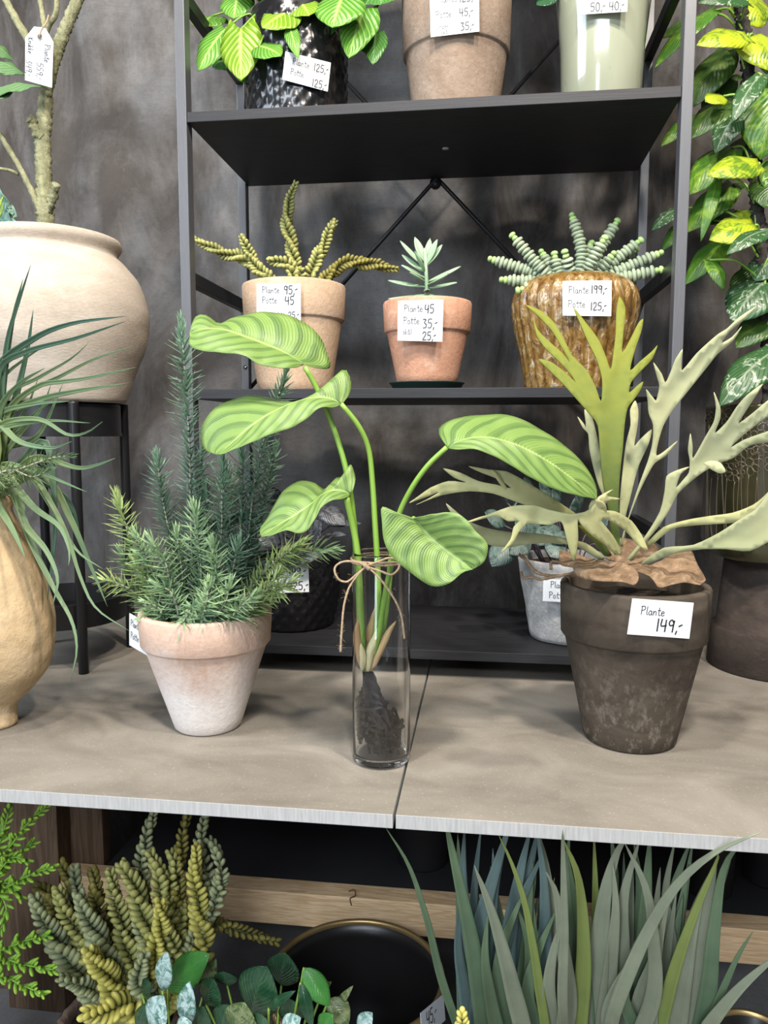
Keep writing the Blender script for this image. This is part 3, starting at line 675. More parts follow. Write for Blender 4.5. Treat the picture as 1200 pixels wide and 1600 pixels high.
caleaf(edge([(882, 838), (960, 822), (1030, 818), (1075, 843), (1112, 888), (1156, 937), (1145, 1000), (1103, 1030)], a, b, -.012), edge([(880, 838), (905, 870), (950, 920), (1020, 975), (1103, 1030)], a, b, .008), edge([(876, 838), (815, 817), (760, 798), (761, 860), (768, 925), (800, 985), (870, 1045), (945, 1093), (1010, 1085), (1060, 1045), (1103, 1030)], a, b, -.012), 280, 460, 2.4, .05, 5)
def stalk(pts, r0, r1):
    mb = MB(); q = spl(pts, 40); mb.tube(q, lambda t: r0+(r1-r0)*t, 8)
    k = len(q); mb.uv = [(min(1, (i//8)/k), .5) for i in range(len(mb.v))]; return mb.build('leaf_stalk', MAT['petiole'], CA)
B0 = (573, 1048, GY)
stalk(px3([B0, (566, 1010, GY-.002), (562, 960, GY-.005), (558, 880, GY-.006), (551, 800, GY-.006), (543, 745, GY-.004), (530, 695, GY), (512, 645, GY), (493, 603, GY-.005), (476, 573, -.335)]), .0048, .0030)
stalk(px3([(571, 1040, GY), (566, 1000, GY-.006), (563, 940, GY-.010), (559, 870, GY-.012), (552, 825, GY-.014), (541, 777, -.345)]), .0044, .0040)
stalk(px3([(576, 1045, GY), (586, 1000, GY), (591, 940, GY), (589, 870, GY), (586, 820, GY), (582, 755, GY), (576, 702, GY-.005), (560, 665, GY-.015), (533, 631, -.345)]), .0044, .0030)
stalk(px3([(578, 1046, GY), (597, 990, GY+.004), (606, 930, GY+.008), (613, 855, GY+.006), (622, 808, GY), (642, 765, GY-.01), (668, 728, GY-.018), (698, 699, -.345)]), .0042, .0030)
stalk(px3([(575, 1046, GY), (590, 1000, GY-.008), (600, 940, GY-.012), (610, 890, GY-.022), (626, 850, -.365), (647, 809, -.392)]), .0042, .0026)
for pts, wd, mk in (([(568, 1046, GY-.004), (562, 1020, GY-.01), (558, 995, GY-.012), (560, 968, GY-.012)], .010, 'sheath'), ([(575, 1048, GY-.006), (578, 1020, GY-.009), (588, 995, GY-.008), (592, 975, GY-.006)], .011, 'sheath_pale'),
                    ([(580, 1046, GY-.004), (592, 1020, GY-.006), (606, 990, GY-.006), (619, 970, GY-.008)], .009, 'sheath'), ([(572, 1046, GY), (575, 1010, GY+.004), (582, 975, GY+.004), (586, 950, GY+.004)], .012, 'sheath'), ([(566, 1046, GY-.008), (568, 1030, GY-.012), (564, 1005, GY-.014)], .008, 'sheath_pale')):
    mb = MB(); blade(mb, px3(pts), wd, 12, fold=-.7); mb.build('sheath', MAT[mk], CA, solid=.0005)
rb = MB(); r_ = random.Random(11)
cz = P(574, 1050, GY)
RM = gr-.0066
def clampin(p):
    dx, dy = p.x-gc.x, p.y-gc.y; l = math.hypot(dx, dy)
    if l > RM: p.x = gc.x+dx*RM/l; p.y = gc.y+dy*RM/l
    p.z = max(.0128, p.z); return p
for i in range(44):
    a = r_.uniform(0, 2*PI); H = cz.z-.004; path = []; z0 = H-r_.uniform(0, .055); a2 = a
    for k in range(9):
        t = k/8; z = z0*(1-t)+r_.uniform(.012, .045)*t; env = .005+.024*min(1, (H-z)/(H*.62)); R = env*(r_.uniform(.55, 1.08)); a2 += r_.uniform(-.15, .75)
        path.append(clampin(V((gc.x+(cz.x-gc.x)*(1-t)+.001+R*math.cos(a2), GY+R*math.sin(a2), z+r_.uniform(-.006, .006)))))
    q0 = r_.uniform(.0018, .0036); rb.tube(path, lambda t: q0*(1-.45*t), 7, n=60, jit=.9)
rows = []
for i in range(14):
    t = i/13; rad = .0065+.008*t**.8-(.010*max(0, t-.75)/.25); c = cz.lerp(V((gc.x+.006, GY, .014)), t)
    rows.append([c+V((math.cos(q), math.sin(q), 0))*rad*(1+.9*noise.noise(V((math.cos(q)*4, math.sin(q)*4, t*16)))) for q in [2*PI*j/22 for j in range(22)]])
rb.grid(rows, 0, True)
rb.build('roots', MAT['root'], CA)

# ================================================================ rosemary
fb = PZ(330, 1152, 0); s0 = S(fb); rbm = 55/s0*1.0
rbm *= side(324); rc = back(PZ(326, 1152, 0), rbm); s1 = S(rc+V((0, 0, .15))); rrim = 105*side(320)/S(V((rc.x, rc.y, .17)))
zr = P(320, 951, rc.y).z; zl = P(320, 1003, rc.y).z
RO = thing('potted_rosemary', 'rosemary bush in a whitewashed pale rose clay pot on the table', 'potted plant', rc)
flowerpot(RO, rc, .0005, zr, rbm, rrim, zr-zl, MAT['terra_rose'], th=.010)
soil(RO, rc, zr-.018, rrim-.011)
RS = [([(300, 960), (299, 850), (296, 700), (290, 600), (283, 505)], 'rose_dark', 0, 1), ([(278, 960), (268, 850), (254, 780), (245, 715)], 'rose_dark', .02, 1), ([(338, 960), (345, 850), (347, 780), (347, 715)], 'rose_dark', -.01, 1), ([(366, 950), (374, 850), (378, 760), (376, 705)], 'rose_dark', .02, 1),
      ([(375, 950), (392, 800), (405, 720), (420, 660), (438, 610), (446, 582)], 'rose_dark', .05, .95), ([(258, 960), (226, 890), (200, 830), (182, 776)], 'rose_light', -.02, 1.05), ([(248, 965), (215, 930), (185, 912), (158, 905)], 'rose_light', -.03, .85), ([(268, 960), (243, 905), (222, 860), (214, 838)], 'rose_mid', -.04, 1),
      ([(368, 960), (408, 900), (440, 870), (470, 848)], 'rose_light', -.03, 1), ([(378, 962), (430, 895), (480, 862), (520, 858)], 'rose_mid', -.01, .95), ([(385, 968), (410, 930), (432, 900)], 'rose_light', -.05, .9), ([(320, 965), (314, 900), (309, 840), (303, 795)], 'rose_mid', -.05, 1.05), ([(330, 965), (336, 905), (331, 850)], 'rose_mid', -.06, 1),
      ([(300, 970), (270, 930), (243, 912)], 'rose_mid', -.06, .95), ([(288, 970), (285, 900), (276, 835)], 'rose_mid', -.02, 1), ([(350, 965), (360, 905), (372, 850)], 'rose_dark', -.03, 1), ([(272, 972), (250, 952), (230, 942)], 'rose_mid', -.06, .8), ([(312, 972), (302, 950), (288, 968), (280, 985)], 'rose_mid', -.085, .75), ([(340, 975), (350, 945), (358, 915)], 'rose_mid', -.07, .95),
      ([(395, 962), (412, 935), (438, 918), (458, 905)], 'rose_light', -.05, .9), ([(252, 955), (212, 905), (190, 865)], 'rose_mid', .01, 1), ([(318, 960), (326, 850), (323, 765)], 'rose_dark', .03, 1), ([(282, 960), (262, 890), (236, 845)], 'rose_mid', -.05, 1), ([(300, 960), (312, 850), (311, 760), (318, 700)], 'rose_dark', .05, 1), ([(355, 960), (358, 850), (360, 770), (352, 735)], 'rose_dark', .05, 1),
      ([(385, 958), (400, 860), (412, 780), (430, 700)], 'rose_dark', .06, .9), ([(265, 965), (240, 925), (212, 880)], 'rose_light', -.03, .95), ([(330, 975), (322, 945), (325, 915)], 'rose_mid', -.08, .9), ([(365, 972), (380, 945), (395, 930)], 'rose_mid', -.07, .8), ([(258, 968), (238, 958), (222, 965)], 'rose_mid', -.05, .7)]
for i, (pts, mk, dy, k) in enumerate(RS):
    n = len(pts)-1; root = V((rc.x+(P(pts[0][0], 960, rc.y).x-rc.x)*.8, rc.y+max(-.05, min(.05, dy*.8)), zr-.02))
    path = [root]+[P(x, y, rc.y+dy*min(1, (j+1)/n)) for j, (x, y) in enumerate(pts) if j > 0]
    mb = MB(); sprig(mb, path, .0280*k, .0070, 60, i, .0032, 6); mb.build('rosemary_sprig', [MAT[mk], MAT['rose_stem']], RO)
card(RO, [(202, 958, rc.y-.022), (238, 978, rc.y-.060), (238, 1029, rc.y-.060), (202, 1008, rc.y-.022)], [('Plante', .08, .36, .2, 0), ('149,-', .50, .44, .30, 1), ('Potte', .08, .74, .2, 0), ('45,-', .54, .88, .30, 1)], label='white price card at the pot rim')

# ================================================================ staghorn fern
fb = PZ(980, 1179, 0); rbm = 77*side(981)/S(fb)
fc = back(PZ(982, 1179, 0), rbm); ze = P(995, 910, fc.y).z; zc = P(995, 992, fc.y).z; frr = 119*side(995)/S(V((fc.x, fc.y, ze)))
FE = thing('potted_staghorn_fern', 'staghorn fern with antler fronds in a dark brown clay pot on the table', 'potted plant', fc)
flowerpot(FE, fc, .0005, ze, rbm, frr, ze-zc, MAT['brown_clay'], th=.011)
soil(FE, fc, ze-.022, frr-.012)
FY = fc.y
K = lambda o, f, m='fern_pale', **kw: frond('frond', o, f, FE, MAT[m], (640, 440), 2.143, **kw)
c4 = lambda x, y: (640+x/2.143, 440+y/2.143)
K([(680, 905), (668, 780), (648, 680), (638, 580), (630, 482), (600, 440), (560, 395), (515, 345), (470, 300), (431, 260), (475, 270), (520, 303), (560, 343), (592, 388), (606, 420), (592, 392), (568, 358), (540, 312), (500, 268), (455, 224), (425, 180), (413, 118), (430, 163), (470, 203), (510, 238), (538, 272), (505, 213), (475, 163), (430, 115), (387, 78), (440, 98), (480, 133), (515, 188), (545, 248), (592, 295), (622, 350), (641, 402), (645, 345), (641, 310), (625, 258), (600, 208), (575, 150), (549, 87), (600, 150), (635, 198), (660, 258), (673, 295), (681, 250), (690, 170), (692, 100), (702, 50), (723, 90), (716, 170), (712, 238), (740, 190), (765, 140), (782, 126), (775, 170), (757, 222), (738, 297), (770, 268), (810, 235), (830, 214), (812, 260), (772, 302), (742, 337), (735, 372), (760, 350), (782, 335), (775, 360), (750, 397), (730, 424), (720, 480), (714, 560), (705, 640), (700, 720), (700, 800), (704, 905)],
  dep(c4(690, 890), c4(690, 60), FY-.02, FY+.02, -.035), 'fern_bright', cell=6)
K([(705, 875), (740, 765), (768, 680), (798, 600), (813, 540), (815, 480), (800, 440), (797, 400), (792, 360), (815, 388), (826, 398), (836, 350), (828, 318), (816, 270), (845, 310), (857, 338), (875, 300), (890, 260), (914, 226), (910, 270), (913, 298), (960, 242), (1005, 200), (1035, 175), (1062, 158), (1105, 118), (1162, 82), (1120, 127), (1072, 167), (1045, 205), (1080, 185), (1112, 150), (1085, 197), (1032, 242), (1000, 282), (960, 332), (920, 382), (880, 432), (850, 482), (832, 540), (826, 582), (850, 570), (897, 533), (860, 582), (822, 607), (800, 642), (770, 702), (742, 772), (722, 832), (715, 885)],
  dep(c4(710, 870), c4(1110, 130), FY-.005, FY-.05, .03))
K([(650, 720), (632, 680), (615, 620), (602, 560), (598, 510), (580, 490), (562, 452), (585, 478), (592, 490), (585, 428), (610, 450), (628, 520), (642, 600), (655, 690)], dep(c4(660, 720), c4(590, 430), FY+.01, FY+.045))
K([(704, 800), (705, 720), (715, 620), (725, 540), (740, 480), (738, 430), (755, 398), (766, 430), (764, 480), (752, 550), (770, 530), (810, 495), (800, 545), (770, 610), (752, 670), (735, 740), (718, 800)], dep(c4(710, 800), c4(760, 400), FY+.02, FY+.06))
K([(728, 928), (790, 850), (838, 770), (854, 700), (860, 652), (895, 632), (937, 620), (908, 645), (892, 690), (915, 665), (935, 640), (938, 600), (932, 560), (940, 508), (948, 550), (949, 592), (990, 520), (1018, 470), (1026, 420), (1019, 370), (1040, 420), (1040, 460), (1022, 508), (1062, 470), (1095, 420), (1130, 380), (1182, 343), (1150, 397), (1122, 440), (1102, 475), (1150, 440), (1200, 398), (1250, 372), (1240, 420), (1180, 465), (1120, 512), (1075, 555), (1120, 530), (1200, 502), (1260, 490), (1260, 530), (1200, 538), (1140, 548), (1085, 590), (1040, 607), (1000, 628), (960, 655), (900, 708), (870, 765), (830, 825), (780, 885), (742, 932)],
  dep(c4(740, 920), c4(1200, 440), FY-.01, FY-.09, .02))
K([(985, 612), (1010, 600), (1040, 606), (1058, 635), (1035, 642)], dep(c4(1000, 610), c4(1055, 640), FY-.075, FY-.10))
K([(778, 940), (850, 892), (950, 882), (1035, 842), (1100, 800), (1160, 762), (1205, 700), (1240, 640), (1290, 620), (1290, 800), (1220, 860), (1140, 902), (1060, 896), (980, 896), (900, 908), (840, 928), (788, 948)], dep(c4(780, 940), c4(1240, 760), FY-.02, FY-.12, -.01))
K([(798, 872), (850, 822), (920, 800), (1000, 786), (1080, 775), (1150, 748), (1200, 705), (1260, 620), (1270, 790), (1150, 800), (1060, 810), (960, 816), (880, 828), (808, 884)], dep(c4(800, 875), c4(1240, 720), FY+.0, FY-.07), 'fern_warm')
K([(605, 808), (555, 775), (520, 752), (470, 718), (420, 688), (370, 658), (325, 636), (270, 630), (197, 618), (240, 640), (300, 663), (340, 692), (290, 680), (230, 668), (170, 640), (112, 625), (150, 657), (190, 673), (130, 668), (70, 690), (20, 725), (-2, 742), (60, 720), (100, 704), (60, 728), (20, 748), (110, 715), (200, 702), (280, 710), (350, 735), (420, 760), (480, 782), (545, 795), (600, 818)], dep(c4(600, 800), c4(50, 700), FY-.05, FY-.075, -.01), 'fern_warm')
K([(272, 630), (292, 640), (312, 668), (330, 695), (345, 725), (320, 700), (295, 668)], dep(c4(340, 720), c4(275, 630), FY-.068, FY-.085), 'fern_warm')
K([(650, 920), (590, 876), (500, 855), (420, 843), (330, 838), (250, 823), (190, 797), (122, 742), (148, 790), (190, 842), (250, 877), (320, 890), (400, 879), (480, 876), (560, 887), (635, 932)], dep(c4(640, 920), c4(130, 750), FY-.02, FY-.10))
K([(693, 915), (650, 878), (610, 850), (575, 815), (562, 795), (564, 860), (552, 938), (533, 890), (514, 815), (500, 803), (470, 815), (430, 812), (390, 812), (365, 840), (345, 877), (302, 912), (338, 862), (348, 822), (368, 800), (330, 803), (285, 785), (155, 820), (235, 788), (300, 776), (360, 788), (300, 770), (240, 790), (340, 752), (420, 750), (470, 765), (540, 778), (585, 772), (612, 755), (632, 722), (682, 695), (660, 717), (710, 728), (662, 737), (648, 765), (690, 770), (742, 800), (778, 850), (799, 903), (765, 882), (720, 832), (668, 800), (640, 798), (680, 850), (709, 905)],
  dep(c4(700, 910), c4(420, 800), FY-.05, FY-.11, -.02), 'fern_warm', cell=6)
K([(558, 812), (612, 838), (652, 880), (676, 915), (652, 918), (618, 872), (588, 845)], dep(c4(670, 915), c4(560, 815), FY-.03, FY-.07), 'fern_bright')
K([(630, 730), (610, 735), (600, 760), (615, 790), (640, 795), (660, 770), (655, 745)], dep(c4(640, 790), c4(620, 730), FY-.08, FY-.10), 'fern_warm')
c5 = lambda x, y: (800+x/3, 840+y/3)
def dry(o, Yf, seed): return frond('dry_shield_leaf', o, Yf, FE, MAT['dry_leaf'], (800, 840), 3, cell=4.5, chan=-.15, crumple=.020, thick=.0014)
dry([(440, 95), (455, 40), (500, 3), (570, 10), (640, 15), (690, 50), (665, 85), (620, 110), (560, 125), (500, 118)], dep(c5(560, 120), c5(560, 0), FY-.01, FY+.05), 1)
dry([(545, 130), (600, 112), (640, 130), (700, 108), (760, 72), (838, 62), (862, 110), (882, 150), (908, 195), (880, 222), (810, 210), (750, 222), (690, 235), (665, 205), (640, 180), (590, 160)], dep(c5(760, 80), c5(760, 230), FY+.02, FY-.075), 2)
dry([(222, 62), (290, 72), (350, 95), (430, 108), (520, 118), (565, 140), (590, 165), (592, 200), (570, 224), (520, 208), (440, 205), (350, 198), (295, 172), (285, 140), (228, 128)], dep(c5(400, 70), c5(420, 220), FY+.0, FY-.098), 3)
mb = MB(); r_ = random.Random(3)
mb.tube(px3([(905, 893, FY-.030), (880, 899, FY-.030), (850, 898, FY-.03), (833, 890, FY-.025), (822, 875, FY-.02), (811, 866, FY-.02)]), .0022, 6, n=26, jit=.6)
mb.tube(px3([(900, 895, FY-.03), (866, 901, FY-.035), (845, 905, FY-.035), (832, 902, FY-.035), (818, 903, FY-.03), (814, 893, FY-.03)]), .0020, 6, n=26, jit=.6)
mb.tube(px3([(905, 888, FY-.02), (880, 880, FY-.02), (862, 878, FY-.02), (861, 890, FY-.025)]), .0020, 6, n=16, jit=.6)
mb.build('aerial_roots', MAT['dry_leaf'], FE)
card(FE, onpot(fc, frr, [(988, 935), (1084, 942), (1077, 998), (980, 991)]), [('Plante', .17, .42, .23, 0), ('149,-', .44, .85, .34, 1)], label='white price card on the collar')

# ================================================================ pots on the middle shelf
Y2 = .10
def shelfpot(name, label, cx, Y, z0, yb, rb, rr, ytop, ylip, mat):
    c = V((P(cx, yb, Y).x, Y, z0)); s = S(P(cx, (yb+ytop)/2, Y)); zt = P(cx, ytop, Y).z
    T = thing(name, label, 'potted plant', c)
    flowerpot(T, c, z0+.0004, zt, rb/s, rr/s, zt-P(cx, ylip, Y).z, mat); soil(T, c, zt-.012, rr/s-.010); return T, c, s, zt, rr/s
T, c, s, zt, rr = shelfpot('potted_stonecrop', 'olive donkey-tail succulent in a sandy clay pot at left on the middle shelf', 461, .13, Z2, 605, 57, 80, 447, 503, MAT['terra_sand'])
for i, (pts, mk) in enumerate([([(430, 455), (424, 438), (405, 422), (392, 400), (380, 374)], 'sedum_olive'), ([(425, 452), (412, 432), (385, 405), (350, 396), (308, 376)], 'sedum_olive'), ([(460, 450), (462, 420), (456, 385), (448, 345), (452, 312), (461, 290)], 'sedum_olive'),
       ([(455, 450), (458, 425), (445, 412), (425, 407)], 'sedum_olive'), ([(490, 450), (486, 430), (500, 395), (512, 368), (521, 349)], 'sedum_olive'), ([(500, 450), (515, 430), (540, 411), (575, 412), (615, 420)], 'sedum_dim'), ([(462, 452), (466, 440), (470, 425)], 'sedum_olive')]):
    mb = MB(); Yb = c.y+(.0, .01, .02, -.03, .0, -.01, -.03)[i]; sedum(mb, px3(pts, Yb), .0150, .0064, .3, 0, .5, 3, 40, .5, i); mb.build('stem', [MAT[mk], MAT['sedum_stem']], T)
yf = c.y-rr-.0015
card(T, onpot(c, rr, [(401, 443), (470, 443), (470, 502), (401, 502)]), [('Plante', .13, .25, .17, 0), ('95,-', .62, .28, .22, 1), ('Potte', .13, .52, .17, 0), ('45', .65, .56, .22, 1), ('Underskål', .12, .9, .15, 0), ('25,-', .72, .92, .17, 1)])
T, c, s, zt, rr = shelfpot('potted_rosette_succulent', 'small upright rosette succulent in an orange clay pot in the middle of the middle shelf', 667, .12, Z2+.0135, 591, 47, 69, 473, 522, MAT['terra_red'])
mb = MB(); a0 = P(668, 470, c.y); a1 = P(664, 388, c.y); mb.tube([a0-V((0, 0, .012)), a0.lerp(a1, .5), a1], lambda t: .0042*(1-.4*t), 8); mb.build('stem', MAT['aloe'], T)
for i, (bx, by, tx, ty, dy, w) in enumerate([(666, 460, 606, 467, 0, 9), (668, 460, 722, 468, -.01, 9), (664, 448, 606, 438, .0, 10), (670, 450, 714, 441, -.02, 9), (668, 440, 720, 416, 0, 10), (664, 434, 627, 414, -.02, 11), (663, 425, 628, 398, .01, 11), (664, 425, 648, 392, -.03, 14), (667, 415, 691, 382, 0, 12), (664, 410, 648, 370, .01, 13), (666, 412, 672, 372, .02, 12), (666, 415, 683, 374, -.005, 13), (662, 415, 625, 376, .0, 9), (667, 445, 700, 428, -.04, 10), (664, 440, 640, 425, -.04, 10), (666, 455, 668, 452, -.06, 10)]):
    mb = MB(); B = P(bx, by, c.y); E_ = P(tx, ty, c.y+dy); leaf(mb, B, E_, w/s, (0, -.55, .8), .5, 8, 2, fold=-.5, droop=-.05); mb.build('leaf', MAT['aloe'], T, solid=.0022)
card(T, onpot(c, rr, [(622, 470), (693, 468), (691, 534), (621, 532)]), [('Plante', .14, .28, .17, 0), ('45', .60, .32, .21, 1), ('Potte', .13, .58, .17, 0), ('35,-', .56, .68, .22, 1), ('skål', .12, .84, .14, 0), ('25,-', .56, .97, .20, 1)])
cs = V((c.x, c.y, Z2)); U = thing('plant_saucer', 'dark green plastic saucer under the small orange clay pot', 'saucer', cs)
r0 = 59/s; mb = MB(); z = Z2+.0003; mb.lathe([(0, z), (r0*.84, z), (r0*.87, z+.001), (r0*.97, z+.0125), (r0, z+.0135), (r0*.995, z+.0145), (r0*.955, z+.0135), (r0*.87, z+.0025), (0, z+.002)], cs, 48)
o = mb.build('dish', MAT['saucer'], U); mb = MB(); mb.lathe([(r0*.955, z+.0135), (r0*1.0, z+.0135), (r0*1.005, z+.0150), (r0*.96, z+.0150), (r0*.955, z+.0135)], cs, 48); mb.build('rim', MAT['saucer'], U)
# pot stands on the saucer's raised foot ring
mb = MB(); mb.lathe([(47/s*.6, z+.002), (47/s*.95, z+.002), (47/s*.95, Z2+.0137), (47/s*.6, Z2+.0137)], cs, 36); mb.build('foot_ring', MAT['saucer'], U)

# amber ribbed pot
cx, Y = 895, .14; c = V((P(cx, 600, Y).x, Y, Z2)); s = S(P(cx, 500, Y))
T = thing('potted_button_succulent', 'grey-green stacked-leaf succulent in a ribbed amber glazed pot on the middle shelf', 'potted plant', c)
zz = lambda y: P(cx, y, Y).z
pr = [(0, Z2+.0005), (66/s, Z2+.0005), (71/s, Z2+.004), (80/s, zz(560)), (88/s, zz(525)), (94/s, zz(492)), (95/s, zz(475)), (91/s, zz(458)), (82/s, zz(445)), (72/s, zz(438)), (67/s, zz(437)), (64/s, zz(440)), (64/s, zz(452)), (0, zz(452))]
pr2 = spl([(a, 0, b) for a, b in pr[1:12]], 44); prof = [(0, Z2+.0005)]+[(p.x, p.z) for p in pr2]+[(63/s, zz(450)), (0, zz(450))]
mb = MB(); mb.lathe(prof, c, 270, 0, lambda q, z, r: (.0036*abs(math.sin(q*15))+.0012*noise.noise(V((q*12, z*160, r))))*(1 if r > .055 and z < zz(444) else 0)); mb.build('pot', MAT['amber'], T)
soil(T, c, zz(449), 62/s)
BT = [((860, 442), (830, 425), (764, 404), .0), ((862, 444), (830, 440), (782, 437), -.03), ((868, 440), (845, 420), (799, 366), -.01), ((872, 438), (858, 415), (845, 392), .03), ((878, 438), (870, 418), (866, 395), .01), ((892, 440), (888, 415), (882, 392), -.05), ((903, 440), (908, 390), (893, 334), .02), ((905, 440), (918, 420), (946, 370), -.04), ((912, 440), (935, 395), (966, 343), .03), ((925, 442), (955, 412), (1003, 374), .0), ((930, 444), (965, 425), (1035, 394), -.02), ((930, 448), (965, 436), (1035, 421), -.045), ((915, 442), (938, 420), (960, 395), -.01), ((870, 446), (846, 445), (808, 454), -.05), ((895, 438), (915, 400), (925, 378), .04), ((940, 440), (975, 405), (995, 388), .03)]
for i, (p0, p1, p2, dy) in enumerate(BT):
    mb = MB(); q = spl(px3([(c2[0], c2[1], Y+dy*f) for c2, f in ((p0, .5), (p1, .8), (p2, 1))]), 40); L = sum((b-a).length for a, b in zip(q, q[1:])); k = max(4, int(L/.0062))
    for j in range(k):
        f = j/(k-.999)*38.5; a = int(f); p = q[a].lerp(q[a+1], f-a); d, x, y = frame(q[a+1]-q[a]); sz = .0116*(1-.25*max(0, j/k-.5)); top = j > k-2.5
        for sgn, m in ((1, 0),):
            rows = []; uvs = []
            for zi, rr_ in ((-.0031, .66), (-.0021, .97), (-.0004, 1.0), (.0014, .92), (.0030, .55)):
                rows.append([p+d*zi*(1.15)+(x*math.cos(t)*(1 if j % 2 else .80)+y*math.sin(t)*(.80 if j % 2 else 1))*sz*rr_*(.62 if top else 1) for t in [2*PI*e/14 for e in range(14)]]); uvs += [(j/k, .5)]*14
            mb.grid(rows[:3], 1 if top else 0, True, uvs[:42]); mb.grid(rows[2:], 1 if top else 0, True, uvs[:42])
            mb.grid([rows[0], [p-d*.0032]*14], 2, True)
            mb.grid([rows[4], [p+d*.0034]*14], 1 if top else 2, True)
    mb.build('stem', [MAT['button'], MAT['button_tip'], MAT['button_edge']], T)
yf = Y-95/s-.001
card(T, onpot(c, 96.5/s, [(879, 439), (956, 438), (955, 494), (879, 493)], lean=.10, out=.0035), [('Plante', .13, .36, .20, 0), ('199,-', .58, .36, .22, 1), ('Potte', .12, .76, .20, 0), ('125,-', .57, .84, .22, 1)])

# ================================================================ pots on the top shelf
cx, Y = 464, .14; c = V((P(cx, 160, Y).x, Y, Z1)); s = S(P(cx, 100, Y)); zz = lambda y: P(cx, y, Y).z
T = thing('potted_arrowhead_plant', 'lime green arrowhead plant in a glossy black textured pot on the top shelf', 'potted plant', c)
def knobby(parent, c, z0, z1, r0, r1, r2, seg=132, rows_n=40):
    prof = [(0, z0), (r0*.96, z0)]; n = rows_n
    for i in range(n+1):
        t = i/n; r = r0+(r1-r0)*math.sin(PI*.5*min(1, t*1.6)) if t < .625 else r1+(r2-r1)*((t-.625)/.375)**1.6
        prof.append((r, z0+.002+(z1-z0-.002)*t))
    prof += [(r2-.004, z1+.002), (r2-.008, z1), (r2-.009, z1-.02), (0, z1-.02)]
    mb = MB(); mb.lathe(prof, c, seg, 0, lambda q, z, r: (.0026*max(0, math.sin(q*22+(PI if int((z-z0)/.0145) % 2 else 0)))*max(0, math.sin(PI*((z-z0)/.0145 % 1)))**.7 if r > r0*.965 and z < z1-.004 else 0)); return mb.build('pot', MAT['black_glaze'], parent)
knobby(T, c, Z1+.0004, zz(30), 76/s, 79/s, 70/s); soil(T, c, zz(42), 60/s)
LV = [((352, 45), (310, 112), 46, -.06, 'arrow', .12), ((377, 45), (377, 127), 52, -.08, 'arrow_bright', .28), ((372, -8), (366, 30), 44, -.02, 'arrow', .2), ((452, 18), (410, 45), 52, -.08, 'arrow_bright', .25), ((470, 5), (484, 25), 40, -.07, 'arrow_bright', .2), ((535, -5), (520, 44), 62, -.08, 'arrow', .2), ((570, 14), (545, 92), 48, -.05, 'arrow', .15), ((588, 50), (583, 102), 30, -.03, 'arrow_dark', .1), ((452, 40), (466, 92), 18, -.09, 'arrow', .0), ((405, 72), (440, 88), 36, -.09, 'arrow', .15), ((418, 42), (424, 74), 30, -.04, 'arrow_dark', .1), ((330, 25), (318, 42), 50, .0, 'arrow', .2), ((590, -20), (596, 8), 60, -.03, 'arrow_dark', .2),
      ((440, -30), (425, 20), 60, .0, 'arrow_dark', .2), ((500, -40), (500, 10), 70, .0, 'arrow_dark', .2), ((400, -60), (385, -5), 60, -.03, 'arrow', .2), ((550, -60), (565, -5), 60, -.03, 'arrow', .2), ((460, -70), (455, -10), 62, -.06, 'arrow_bright', .2), ((560, 40), (575, 85), 34, .02, 'arrow_dark', .1), ((378, 108), (384, 132), 20, -.02, 'arrow_dark', 0), ((515, 25), (505, 60), 34, -.03, 'arrow_dark', .1), ((340, 95), (352, 110), 22, -.01, 'arrow_dark', 0)]
for i, (b, t, wd, dy, mk, lob) in enumerate(LV):
    mb = MB(); B = P(b[0], b[1], Y+dy); E_ = P(t[0], t[1], Y+dy-.025); leaf(mb, B, E_, wd*1.25/s, (0, -.8, .55), .34, 14, 4, droop=.06, fold=.22, lobes=lob, rip=.001); lf = mb.build('leaf', MAT[mk], T, solid=.0006)
    mb = MB(); R0 = V((c.x+(B.x-c.x)*.35, Y+dy*.3, zz(44))); mb.tube(spl([R0, (R0+B)/2+V((0, 0, .02)), B], 12), .0016, 6); mb.build('leaf_stalk', MAT['petiole'], T)
yf = Y-79/s-.005
card(T, onpot(c, 79/s+.0035, [(446, 80), (517, 98), (512, 143), (441, 124)]), [('Plante', .18, .38, .22, 0), ('125,-', .64, .42, .26, 1), ('Potte', .16, .74, .20, 0), ('125,-', .64, .96, .26, 1)])
T, c, s, zt, rr = shelfpot('potted_plant', 'dusty clay pot with thick collar in the middle of the top shelf, foliage cut off', 712, .14, Z1, 150, 64, 85, -12, 92, MAT['terra_top'])
for i in range(14):
    a = i*2.4; mb = MB(); B = V((c.x+.02*math.cos(a), c.y+.02*math.sin(a), zt-.01)); E_ = V((c.x+.085*math.cos(a), c.y+.085*math.sin(a), zt+.03+.05*(i % 3))); leaf(mb, B, E_, .022, (0, 0, 1), .5, 8, 2, droop=.15); mb.build('leaf', MAT['teal'], T, solid=.0008)
yf = c.y-rr-.001
card(T, onpot(c, rr, [(671, -22), (748, -26), (749, 49), (673, 58)]), [('Plante', .14, .34, .15, 0), ('125,-', .60, .36, .16, 1), ('Potte', .12, .64, .13, 0), ('45,-', .60, .65, .16, 1), ('Under-', .12, .86, .10, 0), ('skål', .22, .97, .10, 0), ('35,-', .62, .94, .16, 1)])
cx, Y = 939, .14; c = V((P(cx, 140, Y).x, Y, Z1)); s = S(P(cx, 70, Y)); zz = lambda y: P(cx, y, Y).z
T = thing('glazed_plant_pot', 'tall pale green glazed pot with brown speckles at right on the top shelf', 'potted plant', c)
